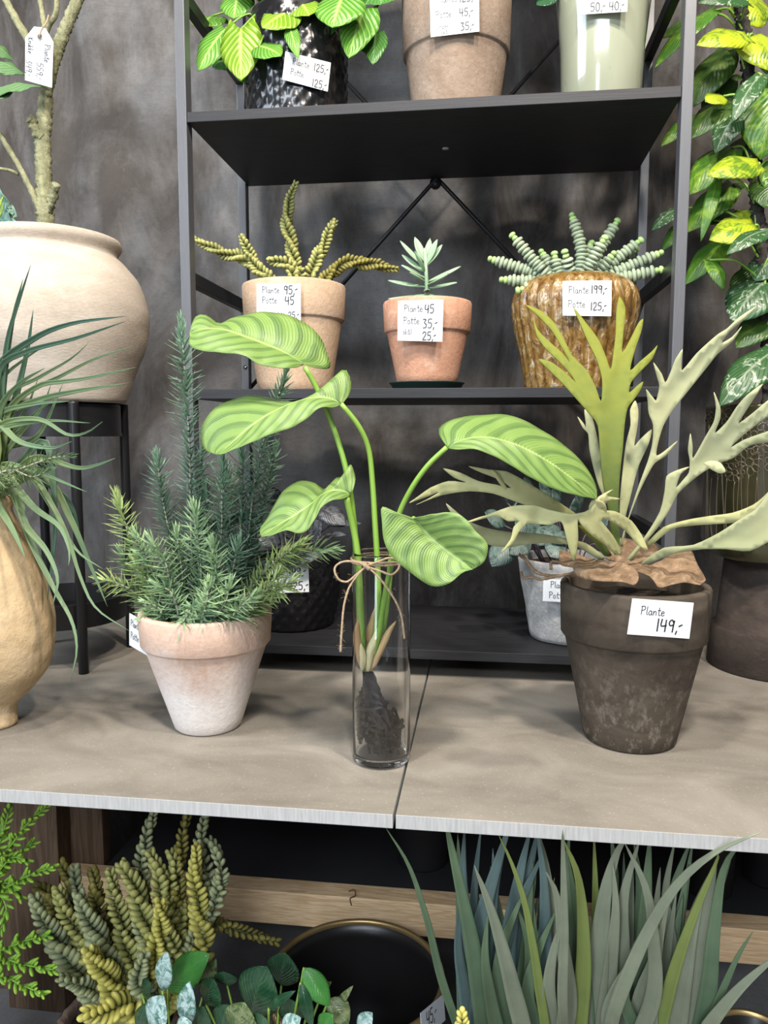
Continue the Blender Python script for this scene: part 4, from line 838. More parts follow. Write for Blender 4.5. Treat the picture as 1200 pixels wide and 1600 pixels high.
mb = MB(); z = Z1+.0004; mb.lathe([(0, z), (58/s, z), (60/s, z+.003), (64/s, zz(80)), (69/s, zz(30)), (74/s, zz(-20)), (76/s, zz(-40)), (75/s, zz(-42)), (73/s, zz(-42)), (71/s, zz(-36)), (66/s, zz(10)), (0, zz(10))], c, 56); mb.build('pot', MAT['green_glaze'], T); soil(T, c, zz(-20), 67/s)
for i in range(10):
    a = i*2.4; mb = MB(); B = V((c.x+.02*math.cos(a), c.y+.02*math.sin(a), zz(-22))); E_ = V((c.x+.14*math.cos(a), c.y+.11*math.sin(a), zz(-40)+.02*(i % 4))); leaf(mb, B, E_, .045, (0, 0, 1), .5, 8, 2, droop=.3); mb.build('leaf', MAT['pep_dark'], T, solid=.0008)
mb = MB(); leaf(mb, P(875, -14, Y-.02), P(838, 8, Y-.04), 26/s, None, .5, 9, 3); mb.build('leaf', MAT['pep_dark'], T, solid=.0008)
yf = Y-72/s-.002
card(T, onpot(c, 75/s, [(903, -22), (981, -25), (980, 18), (903, 23)]), [('Plante', .1, .4, .2, 0), ('50,-', .26, .92, .30, 1), ('40,-', .64, .92, .30, 1)])

# ================================================================ pots on the bottom shelf
cx, Y = 458, .15; c = V((P(cx, 985, Y).x, Y, Z3)); s = S(P(cx, 930, Y)); zz = lambda y: P(cx, y, Y).z
T = thing('potted_silver_leaf_plant', 'purple-grey veined plant in a black knobbly pot on the bottom shelf behind the rosemary', 'potted plant', c)
knobby(T, c, Z3+.0004, zz(868), 62/s, 73/s, 70/s); soil(T, c, zz(878), 58/s)
for i, (b, t, wd, dy) in enumerate([((495, 792), (540, 820), 34, -.04), ((480, 850), (502, 815), 40, -.06), ((515, 822), (565, 818), 14, -.03), ((505, 838), (541, 836), 12, -.05), ((455, 872), (502, 868), 30, -.09), ((470, 845), (440, 800), 40, 0), ((440, 850), (400, 830), 40, 0), ((465, 870), (440, 880), 30, -.09), ((490, 800), (505, 775), 26, .02), ((430, 790), (420, 760), 30, .02), ((470, 800), (462, 775), 26, .0)]):
    mb = MB(); B = P(b[0], b[1], Y+dy); E_ = P(t[0], t[1], Y+dy-.02); leaf(mb, B, E_, wd/s, (0, -.7, .7), .5, 10, 3, droop=.1); mb.build('leaf', MAT['pilea'], T, solid=.0008)
    mb = MB(); R0 = V((c.x+(B.x-c.x)*.3, Y+dy*.3, zz(880))); mb.tube(spl([R0, (R0+B)/2+V((0, 0, .015)), B], 10), .0013, 6); mb.build('leaf_stalk', plain('purple_leaf_stalk', (.06, .04, .055), .5) if i == 0 else bpy.data.materials['purple_leaf_stalk'], T)
yf = Y-73/s-.006
card(T, onpot(c, 73/s+.004, [(418, 876), (482, 876), (483, 925), (418, 927)]), [('Plante', .06, .4, .2, 0), ('149,-', .52, .46, .24, 1), ('Potte', .10, .82, .2, 0), ('125,-', .54, .92, .26, 1)])
cx, Y = 888, .12; c = V((P(cx, 985, Y).x, Y, Z3)); s = S(P(cx, 930, Y)); zz = lambda y: P(cx, y, Y).z
T = thing('potted_peperomia', 'dark grey-green peperomia in a weathered grey cement pot on the bottom shelf', 'potted plant', c)
z = Z3+.0004; mb = MB(); pr = spl([(54/s, 0, z), (60/s, 0, z+.006), (68/s, 0, zz(945)), (76/s, 0, zz(900)), (79.5/s, 0, zz(876)), (80/s, 0, zz(872)), (78/s, 0, zz(869)), (74/s, 0, zz(872)), (72/s, 0, zz(885))], 26)
mb.lathe([(0, z)]+[(p.x, p.z) for p in pr]+[(0, zz(885))], c, 56, 0, lambda q, zq, r: .0015*noise.noise(V((q*3, zq*40, 1)))); mb.build('pot', MAT['grey_pot'], T); soil(T, c, zz(882), 70/s)
for i, (b, t, wd, dy) in enumerate([((790, 822), (757, 800), 32, -.03), ((800, 845), (768, 885), 40, -.06), ((830, 848), (796, 866), 30, -.06), ((850, 835), (815, 808), 40, -.03), ((835, 765), (818, 747), 22, .02), ((862, 775), (842, 752), 34, .0), ((880, 790), (862, 765), 36, .02), ((880, 850), (860, 870), 40, -.07), ((870, 830), (885, 850), 34, -.06), ((905, 800), (900, 775), 40, .0), ((840, 825), (870, 845), 50, -.04), ((792, 785), (788, 772), 16, .0), ((800, 798), (808, 785), 18, .0), ((920, 830), (950, 800), 40, .02), ((870, 800), (840, 790), 36, .01), ((930, 850), (970, 850), 36, -.02), ((900, 760), (925, 742), 34, .04), ((835, 812), (808, 830), 40, .0)]):
    mb = MB(); B = P(b[0], b[1], Y+dy); E_ = P(t[0], t[1], Y+dy-.02); leaf(mb, B, E_, wd/s, (0, -.7, .7), .5, 10, 3, droop=.1); mb.build('leaf', MAT['pep_grey'], T, solid=.0008)
    mb = MB(); R0 = V((c.x+(B.x-c.x)*.4, Y+dy*.4, zz(884))); mb.tube(spl([R0, (R0+B)/2+V((0, 0, .015)), B], 10), .0013, 6); mb.build('leaf_stalk', bpy.data.materials['purple_leaf_stalk'], T)
yf = Y-78/s-.001
card(T, onpot(c, 79/s+.001, [(849, 904), (915, 908), (915, 943), (848, 939)]), [('Plante', .18, .38, .28, 0), ('Potte', .15, .85, .28, 0), ('49,-', .62, .5, .3, 1)])

# ================================================================ right side: moss pole plant on its pots
foot = PZ(1200, 1068, 0); Yr = .16; cx = 1212; c = V((P(cx, 1000, Yr).x, Yr, 0)); s = S(P(cx, 950, Yr)); zz = lambda y: P(cx, y, Yr).z
zt = zz(866)
IP = thing('clay_pot', 'upside-down dark umber clay pot on the table under the olive planter', 'pot', c)
mb = MB(); rL = 108*.92/s; zc_ = zz(978)
mb.lathe([(rL-.012, .0006), (rL-.002, .0004), (rL, .003), (rL-.001, zc_*.6), (rL-.003, zc_-.003), (rL-.006, zc_), (rL-.012, zc_+.002), (rL*.80, zt-.004), (rL*.78, zt-.0006), (rL*.3, zt-.0006), (.012, zt-.0006), (.012, zt-.01), (rL*.7, zt-.012), (rL-.022, zc_), (rL-.012, .0006)], c, 56); mb.build('pot', MAT['umber_clay'], IP)
OP = thing('potted_pothos', 'tall variegated pothos climbing a moss pole in an olive flower-relief planter', 'potted plant', V((c.x, Yr, zt)))
ro = 119*.90/s; z1 = zz(634); mb = MB()
def sq(q, z, r): return 0
def rsq(r, n=64):
    return [(abs(math.cos(q))**.55*math.copysign(1, math.cos(q))*r, abs(math.sin(q))**.55*math.copysign(1, math.sin(q))*r) for q in [2*PI*j/n for j in range(n)]]
rows = []
for r, z in [(.001, zt), (ro*.92, zt), (ro*.95, zt+.003), (ro, zt+.02), (ro, z1-.008), (ro*1.01, z1-.004), (ro, z1), (ro-.006, z1), (ro-.008, z1-.004), (ro-.009, z1-.03), (.001, z1-.03)]:
    rows.append([V((c.x+a, Yr+b, z)) for a, b in rsq(r)])
mb.grid(rows, 0, True); mb.build('planter', MAT['olive'], OP)
mb = MB()
def onwall(px, py, out=.0004):
    """point on the rounded-square planter wall"""
    e = 2/.55; d = ray(px, py); t = (Yr-ro*1.3-CAM.y)/d.y; st = (ro*2.6)/d.y/400
    f = lambda t: abs((CAM.x+d.x*t-c.x)/(ro+out))**e+abs((CAM.y+d.y*t-Yr)/(ro+out))**e-1
    for i in range(400):
        if f(t) <= 0: return CAM+d*t
        t += st
    return None
def line(pts, rad):
    q = [p for p in (onwall(*k) for k in pts) if p]
    if len(q) > 2: mb.tube(q, rad, 5)
def daisy(px, py, r):
    n = 9
    for i in range(n):
        a = 2*PI*i/n; line([(px+math.cos(a+da)*r*k, py+math.sin(a+da)*r*k) for da, k in ((-.30, .38), (-.33, .8), (-.2, 1), (0, 1.04), (.2, 1), (.33, .8), (.30, .38), (-.30, .38))], .0008)
    line([(px+math.cos(a)*r*.3, py+math.sin(a)*r*.3) for a in [2*PI*k/12 for k in range(13)]], .0009)
def stem_line(pts, rad): line([(p.x, p.y) for p in spl([(x, y, 0) for x, y in pts], 14)], rad)
for px, py, r in [(1108, 652, 9), (1130, 650, 15), (1122, 728, 16), (1148, 738, 15), (1170, 722, 21), (1186, 692, 20), (1215, 725, 20), (1160, 668, 15), (1195, 656, 18), (1106, 700, 8), (1240, 690, 20)]:
    daisy(px, py, r); stem_line([(px, py+r), (px-2, (py+r+800)/2), (px-3+(py % 7), 852)], .0009)
for px in (1112, 1136, 1155, 1183, 1205): stem_line([(px, 745), (px-3, 800), (px+2, 852)], .0008)
mb.build('flower_relief', MAT['olive_line'], OP, label='raised daisies on tall stems')
mb = MB(); mb.box((c.x-ro*.86, Yr-ro*.86, z1-.031), (c.x+ro*.86, Yr+ro*.86, z1-.02)); mb.build('soil', MAT['soil'], OP, False)
mb = MB(); mb.tube([P(x, y, Yr) for x, y in [(1152, -60), (1156, 0), (1166, 80), (1173, 160), (1177, 240), (1183, 320), (1190, 400), (1197, 500), (1203, 660)]], .0098, 14, n=160, jit=.9); mb.build('moss_pole', MAT['pole'], OP)
def polex(y): return 1156+(y/660)*47
LV = [((1168, 2), (1090, 6), 26, -.05, 'poth_white'), ((1168, 56), (1088, 72), 34, -.06, 'poth_yellow'), ((1165, -5), (1190, 44), 58, .04, 'poth_yellow'), ((1176, 55), (1205, 112), 52, -.02, 'poth_yellow'), ((1118, 16), (1022, 108), 32, .06, 'poth_green'), ((1098, 25), (1030, 62), 40, .10, 'poth_dark'), ((1138, 78), (1084, 168), 44, .03, 'poth_dark'), ((1190, 117), (1144, 192), 26, -.07, 'poth_white'), ((1146, 152), (1080, 218), 44, .02, 'poth_dark'), ((1092, 182), (1032, 230), 30, .06, 'poth_green'), ((1144, 230), (1078, 305), 50, .02, 'poth_green'), ((1187, 256), (1104, 276), 34, -.06, 'poth_yellow'), ((1146, 288), (1074, 364), 44, .04, 'poth_green'), ((1122, 280), (1095, 378), 15, -.04, 'poth_green'), ((1062, 325), (1018, 361), 24, .08, 'poth_white'), ((1180, 352), (1108, 376), 38, -.04, 'poth_yellow'), ((1202, 360), (1135, 399), 26, -.08, 'poth_white'), ((1142, 372), (1070, 446), 36, .03, 'poth_green'), ((1108, 406), (1131, 455), 20, -.03, 'poth_green'), ((1195, 440), (1144, 504), 58, -.02, 'poth_white'), ((1205, 495), (1150, 545), 40, .0, 'poth_dark'), ((1210, 548), (1124, 636), 44, -.10, 'poth_white'), ((1205, 130), (1188, 250), 64, -.01, 'poth_green'), ((1205, 280), (1194, 325), 40, -.02, 'poth_dark'), ((1140, 120), (1100, 190), 36, .07, 'poth_dark'), ((1150, 330), (1100, 350), 36, .07, 'poth_dark'), ((1175, 215), (1150, 262), 40, .05, 'poth_dark'), ((1130, 150), (1102, 160), 22, -.02, 'poth_yellow'), ((1175, 420), (1160, 480), 40, .06, 'poth_dark'), ((1170, 330), (1150, 352), 30, .02, 'poth_yellow'), ((1075, 345), (1035, 392), 24, .1, 'poth_green'), ((1210, 400), (1180, 440), 40, .0, 'poth_white'), ((1150, 180), (1118, 240), 30, -.01, 'poth_white'), ((1200, 430), (1235, 500), 50, .0, 'poth_green'), ((1200, 60), (1240, 140), 60, .0, 'poth_green'), ((1210, 250), (1250, 330), 60, .0, 'poth_green')]
for i, (b, t, wd, dy, mk) in enumerate(LV):
    mb = MB(); B = P(b[0], b[1], Yr+dy*.8); E_ = P(t[0], t[1], Yr+dy-.015); hz = abs(t[0]-b[0]) > abs(t[1]-b[1])*2.5
    leaf(mb, B, E_, wd/s*(1.5 if hz else 1.35), (0, -.6, .8) if not hz else (.1, -.75, .55), .38, 12, 4, droop=.12, fold=.3, lobes=.08, rip=.0008); lf = mb.build('leaf', MAT[mk], OP, solid=.0006)
    yp = b[1]+30; q = P(polex(yp), yp, Yr-.008); mb = MB(); mb.tube(spl([q, q.lerp(B, .5)+V((0, -.008, .012)), B], 12), .0019, 6); mb.build('leaf_stalk', MAT['petiole'], OP)

# ================================================================ left: tree in the urn on its stand
ft = PZ(131, 1052, 0); sS = S(ft+V((0, 0, .3))); rS = 121*side(110)/sS; da = math.atan2(CAM.x-ft.x, ft.y-CAM.y)
sc_ = ft+V((math.cos(da), math.sin(da), 0))*(-math.sin(.25)*rS)+V((-math.sin(da), math.cos(da), 0))*(math.cos(.25)*rS); zS = P(85, 628, sc_.y-.06).z; sc_.z = 0
PS = thing('plant_stand', 'round black metal plant stand on four legs at left behind the ochre jug', 'plant stand', sc_)
for k in range(4):
    a = -PI/2+.25+da+k*PI/2; q = V((sc_.x+rS*math.cos(a), sc_.y+rS*math.sin(a), 0))
    mb = MB(); mb.tube([q, q+V((0, 0, .003)), q+V((0, 0, zS-.004)), q+V((0, 0, zS))], .0085, 14); mb.build('leg', MAT['black_metal'], PS)
def hoop(z0, z1, name, r0, r1):
    mb = MB(); mb.lathe([(r1, z0), (r0, z0), (r0, z1), (r1, z1), (r1, z0)], sc_, 64); mb.build(name, MAT['black_metal'], PS, auto=.5)
hoop(zS-.052, zS-.003, 'top_ring', rS-.010, rS-.016); hoop(zS-.058, zS-.052, 'ring_lip', rS-.009, rS-.04)
zlo = .075
hoop(zlo, zlo+.042, 'lower_ring', rS-.010, rS-.014)
mb = MB(); mb.lathe([(0, zlo+.002), (rS-.0145, zlo+.002), (rS-.0145, zlo+.006), (0, zlo+.006)], sc_, 48); mb.build('tray', MAT['black_metal'], PS)
mb = MB(); mb.lathe([(0, zS-.006), (rS-.0165, zS-.006), (rS-.0165, zS-.002), (0, zS-.002)], sc_, 48); mb.build('top_plate', MAT['black_metal'], PS)
uc = V((sc_.x-.001, sc_.y, zS)); ucx = 86; su = S(V((uc.x, uc.y, .6)))/side(85); zz = lambda y: P(ucx, y, uc.y).z
UR = thing('potted_tree', 'grey-green branching tree in a big round beige clay urn on the black stand', 'potted tree', uc+V((0, 0, .0005)))
zb0 = zS+.0005; k_ = lambda px: px/su
pr = spl([(k_(112), 0, zb0), (k_(118), 0, zb0+.004), (k_(136), 0, zz(580)), (k_(153), 0, zz(540)), (k_(160), 0, zz(500)), (k_(158), 0, zz(475)), (k_(146), 0, zz(440)), (k_(127), 0, zz(415)), (k_(114), 0, zz(403)), (k_(110), 0, zz(398)), (k_(113), 0, zz(392)), (k_(118), 0, zz(384)), (k_(117), 0, zz(376)), (k_(110), 0, zz(373)), (k_(100), 0, zz(376)), (k_(97), 0, zz(390)), (k_(104), 0, zz(410))], 80)
mb = MB(); mb.lathe([(0, zb0)]+[(p.x, p.z) for p in pr], uc, 84, 0, lambda q, z, r: .0012*noise.noise(V((q, z*40, 2)))); mb.build('urn', MAT['urn'], UR); soil(UR, uc, zz(392), k_(98))
Yt = uc.y
tr = MB()
T3 = lambda pts, dy=0: px3([(x, y, Yt+dy*(i+1)/len(pts)) for i, (x, y) in enumerate(pts)])
tr.tube(T3([(70, 405), (71, 350), (70, 320), (68, 270), (67, 220), (70, 180), (72, 140), (80, 108)]), lambda t: .0158-.005*t, 14, n=90, jit=.35)
tr.tube(T3([(72, 140), (84, 95), (100, 50), (116, 12), (138, -40)], -.02), lambda t: .0108-.002*t, 12, n=60, jit=.35)
tr.tube(T3([(76, 150), (72, 60), (66, 20), (58, -30)], -.02), lambda t: .0058-.002*t, 10, n=40, jit=.35)
tr.tube(T3([(70, 60), (76, 40), (88, 18), (88, -30)], -.03), lambda t: .0048-.001*t, 10, n=30)
tr.tube(T3([(68, 120), (45, 65), (22, 25), (0, -20), (-20, -70)], .03), lambda t: .0072-.002*t, 10, n=40, jit=.35)
tr.tube(T3([(66, 345), (55, 312), (35, 270), (12, 230), (-14, 190)], -.03), lambda t: .0055-.0015*t, 10, n=40, jit=.35)
tr.tube(T3([(30, 273), (14, 266), (-16, 262)], -.03), .0030, 8, n=14)
tr.tube(T3([(67, 215), (56, 205), (50, 190), (45, 184)], -.02), lambda t: .0085-.001*t, 10, n=24, jit=.6)
tr.tube(T3([(75, 330), (82, 312), (86, 296), (88, 288)], -.02), lambda t: .0068-.0005*t, 10, n=20, jit=.6)
k = len(tr.v); tr.build('trunk', MAT['bark'], UR)
for b, t, wd, dy, tw in (((40, 118), (-30, 96), 46, -.03, .2), ((64, 136), (-20, 150), 34, -.05, .3), ((30, 140), (-25, 175), 28, -.05, -.2), ((20, 95), (-30, 60), 40, .0, 0), ((-2, 235), (-40, 240), 22, -.03, 0), ((60, -40), (100, -90), 50, 0, 0), ((130, -40), (180, -70), 60, 0, 0)):
    mb = MB(); leaf(mb, P(*b, Yt+dy), P(*t, Yt+dy-.02), wd/su, (0, -.6, .8), .5, 14, 4, droop=.12, fold=.35, rip=.002, twist=tw); mb.build('leaf', MAT['tree_leaf'], UR, solid=.0007)
r_ = random.Random(8)
for i in range(16):
    mb = MB(); a = r_.uniform(-1, 2.6); b = P(2, 348, Yt-.02); e = b+V((math.cos(a)*.035*r_.uniform(.5, 1), r_.uniform(-.03, .02), math.sin(a)*.06*r_.uniform(.4, 1.1))); leaf(mb, b, e, .026, (0, -.9, .3), .6, 10, 3, rip=.004, fold=.4); mb.build('ruffled_leaf', MAT['teal'], UR, solid=.001)
for b, t in (((-6, 330), (5, 306)), ((-6, 345), (6, 318))):
    mb = MB(); leaf(mb, P(*b, Yt-.05), P(*t, Yt-.055), .008, None, .4, 8, 2); mb.build('ruffled_leaf', MAT['poth_yellow'], UR, solid=.0007)
yt_ = Yt-.04
tg = card(UR, [(40, 40, yt_), (84, 45, yt_+.004), (81, 137, yt_), (39, 125, yt_-.004)], [('Plante', .70, .29, .2, 0, 1, 1.0), ('559,-', .43, .63, .23, 1, 1, .62), ('Krukke', .10, .21, .18, 0, 1, 1.0), ('349,-', .03, .62, .23, 1, 1, .62)], 'hang_tag', 'white hang tag on a twine', True)
mb = MB(); q = P(62, 57, yt_-.002); mb.tube(px3([(62, 58, yt_-.002), (64, 48, yt_-.003), (72, 36, yt_), (76, 24, yt_+.02)]), .0014, 6, n=16, jit=.3); mb.build('twine', MAT['twine'], tg)
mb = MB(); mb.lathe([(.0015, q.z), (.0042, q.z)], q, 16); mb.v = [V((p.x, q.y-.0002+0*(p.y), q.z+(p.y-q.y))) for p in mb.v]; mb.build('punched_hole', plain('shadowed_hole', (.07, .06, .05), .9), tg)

# ================================================================ ochre jug with grass
jf = PZ(8, 1143, 0); jc = back(PZ(-4, 1146, 0), .034); jcx = -4; sj = S(jc+V((0, 0, .15)))/side(0); zz = lambda y: P(jcx, y, jc.y).z
JU = thing('grass_jug', 'yellow ochre clay jug with long arching grass at the left edge of the table', 'planter', jc)
pj = lambda px: px/sj
pr = spl([(pj(30), 0, .0006), (pj(34), 0, .004), (pj(34), 0, zz(1112)), (pj(36), 0, zz(1098)), (pj(60), 0, zz(1078)), (pj(92), 0, zz(1040)), (pj(103), 0, zz(990)), (pj(101), 0, zz(955)), (pj(89), 0, zz(900)), (pj(68), 0, zz(850)), (pj(50), 0, zz(815)), (pj(43), 0, zz(800)), (pj(43), 0, zz(792)), (pj(48), 0, zz(784)), (pj(49), 0, zz(776)), (pj(45), 0, zz(771)), (pj(39), 0, zz(775)), (pj(38), 0, zz(790)), (pj(45), 0, zz(812))], 80)
mb = MB(); mb.lathe([(0, .0006)]+[(p.x, p.z) for p in pr], jc, 72, 0, lambda q, z, r: .0016*noise.noise(V((q*1.5, z*50, 5)))); mb.build('jug', MAT['jug'], JU); soil(JU, jc, zz(800), pj(42))
GR = [([(2, 620), (12, 530), (33, 460), (48, 414)], -.05), ([(5, 600), (20, 500), (36, 436)], -.04), ([(-6, 580), (50, 531), (110, 506), (196, 494)], -.06), ([(-2, 580), (40, 550), (120, 528), (196, 502)], -.07), ([(10, 620), (60, 590), (110, 561), (139, 535)], -.02), ([(20, 630), (100, 585), (150, 560), (208, 541)], .0), ([(15, 640), (60, 603), (100, 596), (140, 590), (212, 574)], -.05), ([(10, 650), (60, 625), (120, 611), (197, 599)], -.03), ([(20, 640), (42, 550), (52, 484)], .0), ([(-5, 650), (50, 632), (108, 627)], -.04), ([(0, 665), (60, 655), (105, 679), (135, 676), (160, 659)], -.08), ([(-5, 675), (70, 658), (141, 661)], -.05), ([(10, 725), (70, 742), (136, 769)], -.06), ([(60, 715), (120, 731), (150, 727), (180, 716)], -.02), ([(0, 730), (50, 790), (92, 822), (108, 860), (107, 884)], -.09), ([(28, 775), (40, 820), (72, 860), (90, 905), (82, 947)], -.08), ([(20, 770), (50, 850), (85, 920), (112, 970), (120, 1015), (111, 1060)], -.09), ([(50, 740), (100, 825), (125, 900), (150, 950), (202, 986)], -.06), ([(45, 740), (85, 800), (120, 860), (162, 890)], -.04), ([(70, 690), (84, 760), (85, 840), (74, 938)], -.02), ([(70, 740), (110, 810), (140, 880), (168, 948)], -.0), ([(-5, 785), (20, 828), (40, 872)], -.09), ([(50, 745), (105, 780), (122, 825), (121, 850)], .02), ([(0, 600), (40, 560), (74, 538)], -.03), ([(5, 690), (40, 640), (60, 590)], .02), ([(0, 700), (50, 650), (84, 625)], .0), ([(0, 640), (30, 600), (70, 575)], -.05), ([(-5, 660), (30, 690), (80, 700), (112, 690)], -.06), ([(10, 700), (60, 680), (98, 600)], .03), ([(0, 720), (30, 680), (64, 640), (80, 600)], -.02)]
for i, (pts, dy) in enumerate(GR):
    n = len(pts); mb = MB(); root = V((jc.x+.02*math.cos(i*2.4), jc.y+.02*math.sin(i*2.4), zz(795)))
    q = [root, P((pts[0][0]+P(0, 0, 1).x*0-6)/2, (pts[0][1]+760)/2, jc.y+dy*.3)]+[P(x, y, jc.y+dy*(j+2)/(n+1)) for j, (x, y) in enumerate(pts)]
    blade(mb, q, .0088+.002*math.sin(i), 26, fold=.35, taper=.6); mb.build('grass_blade', MAT['jug_grass_dark' if i in (0, 1, 2, 3, 8, 19, 22) else 'jug_grass'], JU, solid=.0005)
mb = MB(); sprig(mb, [V((jc.x, jc.y, zz(790)))]+px3([(10, 745), (45, 728), (80, 716), (108, 712)], jc.y-.05), .018, .006, 40, 3, .002, 5); mb.build('needle_sprig', [MAT['jug_grass'], MAT['rose_stem']], JU)
mb = MB(); sprig(mb, [V((jc.x, jc.y, zz(790)))]+px3([(-5, 745), (20, 735), (50, 745), (75, 735)], jc.y-.07), .018, .006, 40, 4, .002, 5); mb.build('needle_sprig', [MAT['jug_grass'], MAT['rose_stem']], JU)

# ================================================================ under the table
FZ = -.75
# gold rimmed black planter
zr = -.45; gq = PZ(557, 1522, zr); gcn = V((gq.x, gq.y, FZ)); sgp = S(gq); R = 137/sgp
GP = thing('gold_rim_planter', 'large black planter with a brass rim standing empty on the floor under the table', 'planter', gcn)
mb = MB(); z = FZ+.0005
mb.lathe([(0, z), (R*.78, z), (R*.80, z+.004), (R*.985, zr-.012), (R*.985, zr-.004), (R*.955, zr-.004), (R*.95, zr-.03), (R*.78, z+.015), (0, z+.012)], gcn, 80); mb.build('pot', MAT['bowl_in'], GP)
mb = MB(); mb.lathe([(R*.95, zr-.006), (R*.945, zr-.001), (R*.955, zr+.002), (R*.985, zr+.003), (R*1.005, zr), (R*1.008, zr-.006), (R*1.0, zr-.010), (R*.986, zr-.011)], gcn, 96); mb.build('rim', MAT['gold'], GP)
mb = MB()
for i in range(90):
    a = 2*PI*i/90; mb.tube([gcn+V((math.cos(a)*R*.985, math.sin(a)*R*.985, zr-.013-FZ)), gcn+V((math.cos(a+.05)*R*.975, math.sin(a+.05)*R*.975, zr-.035-FZ))], .0022, 5)
mb.build('rim_beading', MAT['gold'], GP)
card(GP, onpot(gcn, R*1.02, [(657, 1583), (693, 1553), (696, 1594), (660, 1626)], away=.12, out=.012, lean=.35), [('45,-', .22, .66, .52, 1)])
def floorpot(name, label, cx, py, Y, rpx, mat, rimmat=None, group=None):
    q = P(cx, py, Y); c = V((q.x, Y, FZ)); s = S(q); r = rpx/s; T = thing(name, label, 'potted plant', c, group)
    mb = MB(); z = FZ+.0005; mb.lathe([(0, z), (r*.7, z), (r*.73, z+.004), (r*.97, q.z-.02), (r, q.z-.006), (r*.99, q.z-.001)], c, 56, 0, lambda a, zz_, rr: .003*noise.noise(V((a*2, zz_*20, 3)))); p = mb.build('pot', mat, T)
    mb = MB(); mb.lathe([(r*.985, q.z-.004), (r*.97, q.z), (r*.90, q.z+.0005), (r*.86, q.z-.003), (r*.85, q.z-.02), (r*.84, q.z-.05), (0, q.z-.05)], c, 56, 0, lambda a, zz_, rr: .004*noise.noise(V((a*9, zz_*90, 1))) if rr > r*.8 else 0); mb.build('rim', rimmat or mat, T)
    soil(T, c, q.z-.02, r*.86); return T, c, s, q.z, r
MAT['char'] = mottled('charred_black_clay', (.008, .008, .009), (.035, .034, .036), 18, .7, .5); MAT['rawrim'] = mottled('raw_brown_rim', (.12, .075, .055), (.25, .17, .13), 40, .95, .8)
T, c, s, zr_, r = floorpot('potted_stonecrop', 'large burro-tail succulent with plump olive stems in a charred pot under the table', 188, 1588, -.20, 96, MAT['char'], MAT['rawrim'])
SD = [([(150, 1565), (112, 1505), (75, 1450), (56, 1410)], 'sedum_grey', -.03, 1.1), ([(172, 1545), (130, 1470), (104, 1425), (92, 1398)], 'sedum_olive', -.01, 1.0), ([(195, 1565), (165, 1490), (140, 1440), (126, 1406)], 'sedum_grey', -.02, 1.05), ([(210, 1540), (195, 1465), (180, 1405), (173, 1370)], 'sedum_olive', .02, .95), ([(238, 1500), (222, 1420), (205, 1375), (194, 1356)], 'sedum_olive', .0, 1.1), ([(235, 1480), (220, 1390), (226, 1320), (238, 1276)], 'sedum_grey', .05, .9), ([(262, 1460), (250, 1400), (250, 1370), (238, 1340)], 'sedum_olive', .02, 1), ([(268, 1480), (262, 1400), (272, 1355), (268, 1338)], 'sedum_olive', .04, .95), ([(280, 1480), (276, 1380), (285, 1310), (292, 1275)], 'sedum_dim', .07, .85), ([(312, 1500), (310, 1420), (305, 1360), (306, 1330)], 'sedum_yellow', .0, .95), ([(300, 1480), (322, 1380), (312, 1320), (320, 1280)], 'sedum_grey', .05, .9), ([(320, 1440), (345, 1370), (340, 1335), (330, 1318)], 'sedum_grey', .03, .85), ([(228, 1535), (245, 1480), (252, 1440), (250, 1415)], 'sedum_yellow', -.05, .9), ([(185, 1570), (172, 1530), (155, 1505), (142, 1490)], 'sedum_yellow', -.06, 1.1), ([(215, 1578), (190, 1572), (165, 1580), (140, 1584)], 'sedum_yellow', -.085, 1.15), ([(125, 1450), (115, 1390), (100, 1355)], 'sedum_dim', .06, 1), ([(105, 1450), (75, 1400), (62, 1388)], 'sedum_dim', .05, 1), ([(160, 1450), (150, 1395), (146, 1366)], 'sedum_dim', .06, .95), ([(125, 1440), (118, 1390), (118, 1364)], 'sedum_grey', .04, .95), ([(310, 1470), (345, 1446), (385, 1458), (428, 1470)], 'sedum_dim', .08, .75), ([(230, 1560), (215, 1530), (225, 1500)], 'sedum_grey', -.05, 1), ([(240, 1540), (232, 1490), (215, 1440)], 'sedum_grey', .0, 1), ([(290, 1520), (282, 1460), (290, 1420)], 'sedum_olive', .02, .95), ([(150, 1560), (128, 1540), (100, 1530)], 'sedum_grey', -.05, .9), ([(260, 1530), (272, 1490), (262, 1450)], 'sedum_olive', -.02, .95), ([(195, 1530), (205, 1490), (200, 1450)], 'sedum_dim', .03, 1)]
for i, (pts, mk, dy, k) in enumerate(SD):
    n = len(pts); root = V((c.x+(i % 5-2)*.012, c.y+(i % 3-1)*.012, zr_-.03)); q = [root]+[P(x, y, c.y+dy*(j+1)/n) for j, (x, y) in enumerate(pts)]
    mb = MB(); sedum(mb, q, .0235*k, .0098, .35, 0, .55, 3, 44, .48, i+20); mb.build('stem', [MAT[mk], MAT['sedum_stem']], T)
